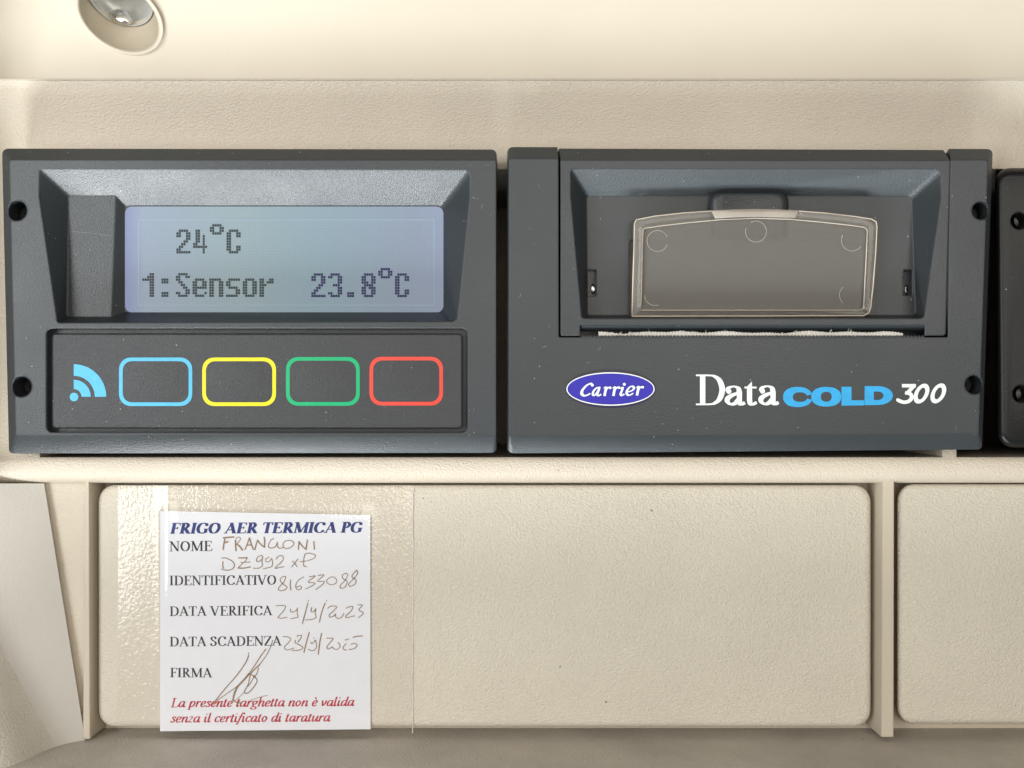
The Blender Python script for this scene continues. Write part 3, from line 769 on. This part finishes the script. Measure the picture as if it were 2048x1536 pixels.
# wordmark
ZD = lambda x, y: (1380 + x / 3.864, 730 + y / 3.864)
def letter_a(ox, oy):
    P = lambda L: [(x + ox, y + oy) for x, y in L]
    return [disc(300 + ox, 203 + oy, 20), nib(P([(292, 205), (300, 178), (338, 166), (372, 180), (382, 215)]), 40, 13, 0), sweep(P([(382, 205), (382, 285)]), 40),
            nib(P([(382, 278), (388, 300), (402, 304), (424, 290)]), 38, 16, 0), nib(P([(372, 218), (330, 232), (294, 256), (290, 282), (316, 303), (350, 294), (376, 268)]), 42, 17, 0.2)]
sh = [sweep([(98, 76), (98, 308)], 41), sweep([(46, 80), (150, 80)], 13), sweep([(46, 304), (150, 304)], 13),
      nib([(140, 80), (185, 86), (228, 120), (249, 190), (228, 262), (185, 297), (140, 304)], 44, 13, 0)]
sh += letter_a(0, 0)
sh += [sweep([(460, 165), (460, 280)], 40), nib([(460, 270), (466, 297), (482, 304), (516, 290)], 40, 18, 0), sweep([(421, 174), (515, 174)], 14), ([(478, 128), (432, 176), (480, 176)], [(0, 1, 2)])]
sh += letter_a(260, -2)
ink('wordmark', sh, ZD, dfo(0), M_white, prn)
co = oval(832, 247, 113, 78, 60, 0, math.radians(-14), math.radians(-346), 2.25)
ci = oval(850, 248, 56, 37, 60, 0, math.radians(-346), math.radians(-14), 2.3)
# y runs downwards, so negative angles go over the top; the gap opens to the right
cshape = poly_holes(co + [(945, 264), (868, 264)] [:0] + ci, [])
ov = oval(1053, 245, 116, 76, 64, 0, 0, 2 * PI, 2.25); oi = oval(1053, 245, 42, 38, 64, 0, 0, 2 * PI, 2.3)
Dout = [(1350, 163)] + [(1452 + 116 * math.sin(t), 236 - 73 * math.cos(t)) for t in [PI * k / 20 for k in range(21)]] + [(1348, 310)]
Din = [(1421, 205), (1455, 205)] + [(1455 + 40 * math.sin(t), 237.5 - 32.5 * math.cos(t)) for t in [PI * k / 12 for k in range(1, 12)]] + [(1455, 270), (1421, 270)]
ink('blue_wordmark', [cshape, (ov + oi, [(k, (k + 1) % 64, 64 + (k + 1) % 64, 64 + k) for k in range(64)]),
     poly_holes([(1171, 168), (1248, 168), (1248, 273), (1345, 272), (1345, 312), (1171, 314)], []), poly_holes(Dout, [Din])], ZD, dfo(0), M_coldblue, prn)
def ring(cx, cy):
    o_ = oval(cx, cy, 56, 77, 48, 0.32); i_ = oval(cx, cy, 25, 46, 48, 0.32)
    return (o_ + i_, [(k, (k + 1) % 48, 48 + (k + 1) % 48, 48 + k) for k in range(48)])
ink('number', [sweep([(1638, 160), (1746, 160)], 27), sweep([(1738, 152), (1672, 222)], 26), sweep([(1736, 156), (1676, 222)], 28), nib([(1662, 214), (1700, 222), (1714, 250), (1690, 280), (1648, 287), (1604, 270)], 31, 27, 0), disc(1606, 270, 13),
     ring(1789, 221), ring(1919, 219)], ZD, dfo(0), M_white, prn)

# ------------------------------------------------------------------ paper in the printer's slot
pv = []; pf = []
xs = lin(1197, 1806, 204)
def wavy(x): return 664.3 + 2.2 * math.sin((x - 1197) / 31.0) * math.sin((x - 1100) / 97.0) + 1.1 * math.sin(x / 13.0)
for i, x_ in enumerate(xs):
    top = wavy(x_) + (0.8 if i % 2 else -0.8) + random.uniform(-0.4, 0.4)
    dd = df(0, 668) - 9 + 3 * math.sin(x_ / 45.0)
    pv += [V(x_, top, dd + 2), V(x_, top + 3, dd), V(x_, 674, dd - 3), V(x_, 690, dd - 30)]
    if i: 
        k = (i - 1) * 4
        pf += [(k + j, k + 4 + j, k + 5 + j, k + 1 + j) for j in range(3)]
for q in range(46):      # torn fibres
    x_ = random.uniform(1215, 1795); y_ = wavy(x_) + 1; k = len(pv); a = random.uniform(-1.1, 1.1); l = random.uniform(4, 11)
    dd = df(0, 668) - 6
    p0 = V(x_, y_, dd); p1 = V(x_ + 0.6 * l * math.sin(a), y_ - 0.55 * l * math.cos(a) * random.choice((1, 1, -0.6)), dd + 2); p2 = V(x_ + l * math.sin(a * 1.6), y_ - 0.75 * l * math.cos(a * 1.6) * random.choice((1, -0.6)), dd + 3)
    for p in (p0, p1, p2): pv += [p + Vector((0, 0, 0.35)), p + Vector((0.3, 0, -0.35))]
    pf += [(k, k + 1, k + 3, k + 2), (k + 2, k + 3, k + 5, k + 4)]
M_roll = plain('printer_paper', (0.86, 0.83, 0.77), 0.8, 0.2)
pr = part('paper_strip', pv, pf, M_roll, None, 0)
tag(pr, "torn white paper edge poking out of the printer's toothed slot", 'paper')

# ------------------------------------------------------------------ black unit cut off at the right
blk = thing('control_unit', 'glossy black plastic unit cut off at the right edge of the photo', 'control unit', V(2300, 895, 40) * U)
def d3(o): return lambda x, y: 84 - (y - 340) * 0.03 + o
LP = []
for ins, dd in ((-1, -380), (0, -18), (1.5, -11), (5, -5), (10, -1.2), (16, 0)):
    LP.append(lift(rpoly([(1990 + ins, 336 + ins), (2990 - ins, 336 + ins), (2990 - ins, 895 - ins), (1996 + ins, 895 - ins)], max(10, 32 - ins), 8), d3(dd)))
def cut3(cx, cy, r):
    c = [(cx + r * math.cos(2 * PI * k / 28), cy + r * math.sin(2 * PI * k / 28)) for k in range(28)]
    fr = lift(c, d3(10)); return new_mesh('cut', *loft([[p + Vector((0, 60, 0)) for p in fr], fr]))
link('housing', boolean(new_mesh('solid', *loft(LP)), [cut3(2044, 440, 17.5), cut3(2048, 788, 18)]), M_black, blk, 40)
for cx, cy in ((2044, 440), (2048, 788)):
    c = [(cx + 16 * math.cos(2 * PI * k / 20), cy + 16 * math.sin(2 * PI * k / 20)) for k in range(20)]
    fr = lift(c, d3(-38)); ctr = sum(fr, Vector()) / 20
    part('screw', *loft([[p + Vector((0, 6, 0)) for p in fr], fr, [ctr + (p - ctr) * 0.5 + Vector((0, -3, 0)) for p in fr], [ctr + (p - ctr) * 0.25 for p in fr]]), M_steel, blk, 40)

# ------------------------------------------------------------------ information card and the tape over it
CARD = COVER_D + 3.6
cp = [(320.5, 1022), (740.5, 1030), (741, 1458.5), (320, 1462.5)]
card = part('information_card', *loft([lift(cp, CARD - 1.2), lift(cp, CARD)]), M_paper, None, 0)
tag(card, 'white paper card with printed and handwritten lines taped under the recorder', 'card')

FONT = {}
def G(ch, adv, *strokes): FONT[ch] = (adv, strokes)
# K thick straight, N thin straight, C nib curve, S serif centred at x,y with half width, D dot
def stem(x, a=0.0, b=1.0): return [('K', (x, a), (x, b)), ('S', (x, a + 0.02), 0.15), ('S', (x, b - 0.02), 0.15)]
G('A', .72, ('N', (.10, 0), (.36, 1)), ('K', (.33, 1), (.62, 0)), ('N', (.19, .33), (.52, .33)), ('S', (.10, .02), .11), ('S', (.61, .02), .13))
G('C', .68, ('C', (.60, .72), (.54, .90), (.38, .975), (.19, .86), (.10, .5), (.19, .14), (.38, .025), (.54, .09), (.63, .24)), ('N', (.61, .70), (.61, .97)))
G('D', .74, *stem(.18), ('C', (.18, .975), (.36, .97), (.57, .84), (.645, .5), (.57, .16), (.36, .03), (.18, .025)))
G('E', .63, *stem(.18), ('N', (.1, .98), (.54, .98)), ('N', (.18, .52), (.42, .52)), ('N', (.1, .02), (.57, .02)), ('N', (.54, .98), (.55, .78)), ('N', (.42, .42), (.42, .62)), ('N', (.57, .02), (.60, .24)))
G('F', .57, *stem(.18), ('N', (.1, .98), (.53, .98)), ('N', (.18, .52), (.42, .52)), ('N', (.53, .98), (.54, .78)), ('N', (.42, .42), (.42, .62)))
G('G', .74, ('C', (.61, .72), (.55, .90), (.39, .975), (.19, .86), (.10, .5), (.19, .14), (.40, .025), (.60, .10)), ('N', (.62, .70), (.62, .97)), ('K', (.60, .06), (.60, .42)), ('S', (.60, .42), .14))
G('I', .34, *stem(.17)); G('L', .58, *stem(.18), ('N', (.1, .02), (.54, .02)), ('N', (.54, .02), (.57, .24)))
G('M', .90, ('N', (.14, 0), (.14, 1)), ('K', (.15, 1), (.45, .03)), ('N', (.45, .03), (.75, 1)), ('K', (.76, 0), (.76, 1)), ('S', (.14, .02), .11), ('S', (.76, .02), .14), ('S', (.10, .98), .09), ('S', (.80, .98), .09))
G('N', .74, ('N', (.13, 0), (.13, 1)), ('K', (.12, .98), (.60, .02)), ('N', (.61, 0), (.61, 1)), ('S', (.13, .02), .11), ('S', (.08, .98), .09), ('S', (.61, .98), .11))
G('O', .74, ('C', (.37, .975), (.19, .86), (.10, .5), (.19, .14), (.37, .025), (.55, .14), (.64, .5), (.55, .86), (.37, .975)))
G('P', .58, *stem(.18), ('C', (.18, .975), (.36, .97), (.49, .74), (.36, .50), (.18, .48)))
G('R', .68, *stem(.18), ('C', (.18, .975), (.36, .97), (.48, .75), (.36, .52), (.18, .50)), ('K', (.32, .5), (.58, .02)), ('S', (.60, .02), .09))
G('S', .56, ('C', (.44, .74), (.38, .93), (.25, .975), (.11, .84), (.16, .64), (.30, .52), (.44, .36), (.42, .14), (.27, .025), (.12, .09), (.08, .28)), ('N', (.445, .72), (.445, .97)), ('N', (.08, .03), (.08, .28)))
G('T', .62, *[('K', (.31, 0), (.31, 1)), ('S', (.31, .02), .15)], ('N', (.04, .98), (.58, .98)), ('N', (.04, .98), (.035, .76)), ('N', (.58, .98), (.585, .76)))
G('V', .72, ('K', (.10, 1), (.38, 0)), ('N', (.37, 0), (.62, 1)), ('S', (.10, .98), .13), ('S', (.62, .98), .11))
G('Z', .62, ('N', (.07, .98), (.54, .98)), ('K', (.53, .97), (.09, .03)), ('N', (.06, .02), (.56, .02)), ('N', (.07, .98), (.05, .77)), ('N', (.56, .02), (.585, .24)))
TAIL = lambda x: ('C', (x, .16), (x + .02, .035), (x + .07, .03), (x + .14, .14))
BOWL = ('C', (.40, .56), (.30, .63), (.17, .56), (.09, .36), (.10, .10), (.20, .03), (.32, .17), (.41, .42))
ARCH = [('C', (.11, .28), (.20, .50), (.33, .62), (.41, .54), (.39, .34)), ('K', (.395, .36), (.375, .14)), TAIL(.375)]
G('a', .52, BOWL, ('K', (.42, .64), (.395, .14)), TAIL(.395))
G('c', .40, ('C', (.36, .48), (.34, .60), (.24, .63), (.12, .50), (.08, .24), (.17, .04), (.28, .05), (.36, .16)))
G('d', .52, BOWL, ('K', (.46, 1.02), (.395, .14)), TAIL(.395))
G('e', .42, ('C', (.10, .27), (.26, .33), (.36, .46), (.33, .60), (.22, .62), (.11, .46), (.08, .22), (.17, .03), (.28, .05), (.37, .16)))
FONT['è'] = (.42, FONT['e'][1] + (('N2', (.16, .98), (.27, .76)),))
G('f', .30, ('C', (.40, .93), (.34, 1.01), (.26, .93), (.17, .5), (.09, 0), (.03, -.22), (-.06, -.24)), ('N', (.06, .61), (.34, .61)))
G('g', .48, ('C', (.26, .63), (.13, .54), (.10, .34), (.20, .24), (.33, .32), (.38, .52), (.26, .63)), ('N', (.36, .60), (.48, .60)), ('C', (.18, .25), (.11, .13), (.25, .04), (.40, -.06), (.36, -.22), (.18, -.28), (.04, -.20), (.08, -.06), (.22, .02)))
G('h', .52, ('K', (.13, 1.02), (.10, 0)), *ARCH); G('i', .27, ('K', (.12, .64), (.10, .14)), TAIL(.10), ('D', (.13, .88), .062))
G('l', .27, ('K', (.13, 1.02), (.10, .14)), TAIL(.10)); G('n', .52, ('K', (.12, .64), (.10, 0)), *ARCH)
G('o', .47, ('C', (.26, .63), (.13, .52), (.08, .28), (.19, .03), (.32, .13), (.39, .38), (.26, .63)))
G('p', .50, ('K', (.13, .64), (.10, -.26)), ('S', (.10, -.26), .11), ('C', (.12, .34), (.22, .56), (.34, .62), (.43, .48), (.39, .20), (.26, .03), (.12, .10)))
G('r', .37, ('K', (.12, .64), (.10, 0)), ('C', (.11, .30), (.20, .52), (.29, .62), (.35, .60)), ('D', (.35, .57), .06))
G('s', .37, ('C', (.33, .48), (.27, .62), (.15, .60), (.13, .47), (.23, .35), (.30, .20), (.22, .04), (.10, .04), (.05, .18)))
G('t', .29, ('K', (.15, .84), (.10, .14)), TAIL(.10), ('N', (.03, .62), (.28, .62)))
G('u', .52, ('K', (.12, .64), (.09, .20)), ('C', (.09, .22), (.12, .04), (.22, .05), (.34, .26), (.41, .50)), ('K', (.43, .64), (.40, .14)), TAIL(.40))
G('v', .44, ('K', (.09, .62), (.17, .04)), ('C', (.17, .03), (.30, .22), (.38, .45), (.36, .62)))
G('z', .38, ('N2', (.08, .60), (.33, .60)), ('N', (.33, .60), (.05, .04)), ('N2', (.05, .04), (.34, .04)))
def text_shapes(s, W, T, track=0.0):
    out = []; x = 0.0
    for ch in s:
        if ch == ' ': x += .27; continue
        adv, strokes = FONT[ch]
        for st in strokes:
            k = st[0]
            if k == 'S':
                (cx, cy), hw = st[1], st[2]; out.append(sweep([(x + cx - hw, cy), (x + cx + hw, cy)], T))
            elif k == 'D': out.append(disc(x + st[1][0], st[1][1], st[2], 10))
            else:
                pts = [(x + a, b) for a, b in st[1:]]
                if k == 'K': out.append(sweep(pts, W))
                elif k == 'N': out.append(sweep(pts, T * 1.15))
                elif k == 'N2': out.append(sweep(pts, T * 1.7))
                else: out.append(sweep(catmull(pts, 6), W, T * 1.2, 0.0))
        x += adv + track
    return out, x - track
def print_line(name, s, x0, b0, x1, b1, cap, mat, W=.135, T=.05, slant=0.0, track=0.0, parent=card):
    shapes, wd_ = text_shapes(s, W, T, track)
    k = (x1 - x0) / wd_
    def to_px(u, v):
        X = x0 + u * k + v * cap * slant; return X, b0 + (b1 - b0) * (X - x0) / (x1 - x0) - v * cap
    return ink(name, shapes, to_px, lambda x, y: CARD, mat, parent, step=0.05, lift0=0.25)
print_line('heading', 'FRIGO AER TERMICA PG', 339, 1067.3, 723, 1065, 21, M_navy, .205, .07, 0.22)
print_line('printed_line', 'NOME', 338.5, 1102.6, 425, 1101.8, 20, M_ink)
print_line('printed_line', 'IDENTIFICATIVO', 338.5, 1170.6, 553, 1169.2, 19, M_ink)
print_line('printed_line', 'DATA VERIFICA', 338.5, 1232, 544.5, 1230.4, 19, M_ink)
print_line('printed_line', 'DATA SCADENZA', 338.5, 1292.8, 563, 1291, 19, M_ink)
print_line('printed_line', 'FIRMA', 339.5, 1354.4, 424, 1354.8, 18.5, M_ink)
print_line('red_notice', 'La presente targhetta non è valida', 340, 1414.6, 707, 1412, 18.5, M_redink, .13, .055, 0.26)
print_line('red_notice', 'senza il certificato di taratura', 340, 1445.2, 659, 1443, 18.5, M_redink, .13, .055, 0.26)
def hand(name, lines, ox, oy, sc, w):
    shapes = []
    for L in lines:
        ww = w
        if isinstance(L[0], (int, float)): ww = w * L[0]; L = L[1:]
        if len(L) == 1: shapes.append(disc(L[0][0] / sc + ox, L[0][1] / sc + oy, ww * 0.7, 10))
        else: shapes += pen([(x / sc + ox, y / sc + oy) for x, y in L], ww)
    return ink(name, shapes, lambda x, y: (x, y), lambda x, y: CARD, M_pen, card, step=0.05, lift0=0.7)
hand('handwriting', [
 [1.75, (125, 115), (112, 185), (104, 250)], [1.75, (105, 101), (170, 95), (240, 90)], [1.75, (118, 166), (165, 150)],
 [1.75, (262, 130), (264, 200), (268, 265)], [(265, 112), (300, 90), (325, 110), (305, 150), (272, 185)], [1.75, (275, 183), (310, 205), (350, 255)],
 [1.5, (385, 250), (412, 180), (440, 100)], [1.5, (440, 100), (463, 180), (490, 250)], [1.5, (405, 196), (465, 190)],
 [1.5, (510, 250), (525, 190), (545, 130)], [1.5, (545, 130), (580, 180), (632, 222)], [1.5, (632, 222), (634, 150), (628, 92)],
 [1.1, (750, 110), (715, 130), (685, 190), (692, 226), (735, 230), (775, 210), (797, 160)], [(797, 155), (800, 212), (830, 235), (872, 224)],
 [(900, 140), (868, 182), (888, 230), (940, 236), (1000, 196), (1000, 152), (950, 134), (900, 140)],
 [1.5, (1068, 246), (1070, 200), (1076, 150)], [1.5, (1076, 150), (1115, 205), (1165, 250)], [1.5, (1165, 250), (1172, 190), (1182, 130)], [1.5, (1263, 150), (1268, 200), (1272, 246)],
 [1.1, (102, 405), (98, 450), (105, 487)], [1.1, (85, 360), (140, 360), (220, 400), (248, 450), (222, 498), (150, 516), (85, 500)],
 [1.5, (302, 356), (360, 358), (412, 355)], [(412, 355), (385, 398), (330, 450), (295, 486)], [1.5, (295, 487), (370, 488), (450, 472)], [(330, 416), (450, 410)],
 [(600, 325), (548, 345), (530, 395), (558, 404), (605, 368), (608, 335)], [(604, 360), (600, 420), (606, 455), (560, 489), (490, 488)],
 [(692, 345), (650, 372), (650, 404), (690, 404), (725, 366)], [(725, 362), (736, 430), (720, 470), (670, 485), (620, 496)],
 [(780, 372), (820, 332), (868, 338), (862, 395), (770, 486), (820, 482), (880, 470)],
 [(990, 398), (1020, 430), (1050, 470)], [(1060, 372), (1020, 425), (980, 474)],
 [(1150, 310), (1130, 400), (1136, 458), (1170, 471)], [(1148, 312), (1200, 297), (1282, 322), (1262, 364), (1180, 394), (1088, 406)],
 [(905, 598), (868, 596), (832, 640), (868, 690), (922, 735), (872, 774), (815, 770), (822, 728), (880, 668), (905, 598)],
 [1.1, (966, 640), (962, 700), (968, 766)], [(1130, 602), (1062, 650), (1032, 720), (1058, 766), (1104, 748), (1094, 716), (1046, 730)],
 [(1205, 600), (1282, 590), (1192, 664), (1278, 680), (1240, 715), (1160, 755)], [(1320, 582), (1392, 578), (1312, 654), (1396, 660), (1362, 710), (1290, 762)],
 [(1490, 602), (1440, 630), (1430, 670), (1480, 700), (1540, 686), (1556, 640), (1524, 604), (1488, 602)],
 [(1682, 550), (1630, 580), (1640, 625), (1690, 660), (1662, 730), (1610, 746), (1604, 710), (1660, 650), (1697, 580), (1682, 550)],
 [(1810, 515), (1770, 560), (1752, 600), (1802, 642), (1792, 690), (1730, 722), (1710, 692), (1760, 640), (1822, 560), (1810, 515)]], 430, 1060, 6.4, 1.6)
hand('handwriting', [
 [(120, 214), (210, 205), (300, 216), (262, 312), (150, 436)], [(150, 437), (210, 455), (330, 434)], [(400, 275), (402, 320), (450, 335), (520, 290), (535, 250)], [(532, 255), (530, 350), (542, 430), (470, 450), (400, 465)],
 [(745, 112)], [1.2, (737, 160), (692, 330), (630, 556)], [(812, 245), (800, 318), (840, 330), (895, 266)], [(895, 268), (880, 350), (895, 440), (800, 480), (690, 486)],
 [(1105, 108)], [1.2, (1075, 155), (1020, 300), (960, 526)], [(1125, 260), (1180, 220), (1296, 225), (1240, 310), (1155, 390), (1170, 434), (1230, 415), (1280, 370)],
 [(1280, 370), (1282, 430), (1332, 461), (1400, 430), (1440, 360)], [(1480, 260), (1550, 230), (1612, 230), (1580, 310), (1480, 410), (1500, 440), (1650, 405)],
 [(1710, 195), (1802, 200), (1730, 290), (1816, 345), (1790, 392), (1725, 440)],
 [(255, 815), (340, 815), (402, 860), (340, 950), (280, 1012), (312, 1066), (380, 1065), (460, 1035)], [(490, 880), (490, 930), (560, 970), (640, 1030), (570, 1076), (430, 1085)], [(540, 920), (600, 842), (606, 790), (545, 792), (530, 812)],
 [1.3, (765, 730), (715, 900), (660, 1120)], [(858, 838)], [(790, 920), (822, 946), (886, 880)], [(890, 880), (906, 1000), (872, 1070), (820, 1086), (745, 1060)],
 [1.4, (1005, 750), (970, 920), (940, 1156)], [(1105, 845), (1226, 850), (1170, 930), (1110, 1010), (1130, 1052), (1210, 1020)], [(1210, 1010), (1250, 1050), (1310, 1060), (1366, 1000), (1330, 925)],
 [(1465, 880), (1530, 860)], [(1480, 950), (1425, 1020), (1450, 1070), (1490, 1070)], [(1580, 965), (1640, 945), (1702, 980), (1640, 1045), (1540, 1066)], [1.3, (1620, 826), (1700, 806), (1800, 800)]], 540, 1190, 9.752, 1.6)
hand('signature', [
 [(740, 352)], [1.1, (742, 390), (700, 500), (600, 660), (450, 850), (290, 1030), (130, 1230), (60, 1312)], [0.8, (60, 1312), (160, 1242), (330, 1122), (500, 1000), (620, 880)],
 [1.0, (1070, 270), (960, 425), (860, 580), (750, 740)], [1.9, (750, 745), (680, 828), (600, 915), (530, 990)], [1.7, (530, 990), (480, 1090), (455, 1170), (440, 1250)], [(440, 1250), (500, 1290), (600, 1310)],
 [0.8, (1200, 100), (1180, 190), (1080, 390), (950, 570)], [1.3, (950, 570), (850, 665), (770, 755)], [0.8, (930, 632), (900, 740), (850, 802), (770, 930), (722, 990)],
 [(770, 780), (730, 950), (660, 1090), (702, 1120), (790, 1060), (900, 900), (880, 830), (820, 775), (762, 762)], [2.2, (850, 800)], [0.6, (640, 1112), (530, 1222), (450, 1270)], [0.6, (780, 1250), (900, 1210), (1000, 1182), (1100, 1162)]], 420, 1270, 9.6, 1.9)

def film_d(x, y):
    inside = sst(314, 332, x) * (1 - sst(736, 748, x)) * sst(1012, 1032, y)
    h = 1.6 + 4.2 * inside
    h += 3.4 * math.exp(-((x - 336) / 15.0) ** 2) * (1 - 0.6 * sst(1180, 1400, y))
    h += 0.35 * math.sin(x / 37.0 + y / 61.0) + 0.3 * math.sin(y / 43.0 - x / 90.0)
    h -= 3.0 * sst(1448, 1470, y) + 1.8 * sst(821, 826, x)
    return COVER_D + h
fx = sorted(set(lin(236, 826, 60) + lin(300, 365, 27))); fy = lin(971, 1468, 44)
tape = part('clear_tape', *grid(fx, fy, lambda x, y: V(x, y, film_d(x, y))), M_film, None, 60)
M_tapeedge = plain('tape_edge', (0.74, 0.70, 0.67), 0.3, vary=0.2, scale=400)
ev = []; ef = []
for i, y in enumerate(lin(974, 1466, 60)):
    x = 826 + 0.8 * math.sin(y / 17.0) + random.uniform(-0.4, 0.4); w = 0.9 + 0.7 * random.random()
    ev += [V(x - w, y, film_d(820, y) + 0.1), V(x, y, film_d(820, y) + 0.35), V(x + 0.6, y, film_d(826, y) - 0.5)]
    if i: ef += [(3 * i - 3 + j, 3 * i + j, 3 * i + 1 + j, 3 * i - 2 + j) for j in (0, 1)]
part('tape_edge', ev, ef, M_tapeedge, tape, 60)
tag(tape, 'sheet of clear adhesive tape holding the white card on its cover', 'tape')

# lint and short hairs lying on the unit fronts, two hairline scratches on the display's side step
M_lint = plain('pale_lint', (0.22, 0.215, 0.20), 0.8, 0.2)
rnd = random.Random(21); lv = []; lf = []
def hair(x, y, ln, a, bend, w, off):
    k = len(lv); n_ = 6
    for i in range(n_):
        t = i / (n_ - 1); an = a + bend * (t - 0.5)
        px = x + ln * t * math.cos(an); py = y + ln * t * math.sin(an); wx = -math.sin(an) * w; wy = math.cos(an) * w
        d_ = off(px, py)
        lv.append(V(px + wx, py + wy, d_)); lv.append(V(px - wx, py - wy, d_))
    for i in range(n_ - 1): lf.append((k + 2 * i, k + 2 * i + 1, k + 2 * i + 3, k + 2 * i + 2))
FR = [(1030, 690, 1940, 740), (1030, 820, 1940, 864), (1030, 330, 1110, 870), (40, 325, 980, 334), (948, 350, 985, 860), (1320, 700, 1385, 860)]
for q in range(18):
    b = FR[q % len(FR)]
    hair(rnd.uniform(b[0], b[2]), rnd.uniform(b[1], b[3]), rnd.uniform(3, 10), rnd.uniform(0, 2 * PI), rnd.uniform(-1.6, 1.6), rnd.uniform(0.18, 0.38), dfo(0.6))
for q in range(6):
    hair(rnd.uniform(115, 900), rnd.uniform(675, 850), rnd.uniform(4, 11), rnd.uniform(0, 2 * PI), rnd.uniform(-1.2, 1.2), rnd.uniform(0.2, 0.4), pad_d(0.6))
lint = part('lint', lv, lf, M_lint, None, 0)
tag(lint, 'pale lint and short hairs scattered over the dark unit fronts', 'lint'); lint['kind'] = 'stuff'
lv = []; lf = []
hair(143, 463, 80, 0.085, 0.05, 0.35, dfo(-36.4)); hair(186, 548, 11, 1.0, 0.3, 0.35, dfo(-36.4)); hair(200, 565, 9, 0.1, 0.2, 0.35, dfo(-36.4))
part('scratch', lv, lf, plain('scratch_pale', (0.20, 0.20, 0.20), 0.5), disp, 0)

for o in bpy.data.objects:
    if '_loc' in o: del o['_loc']
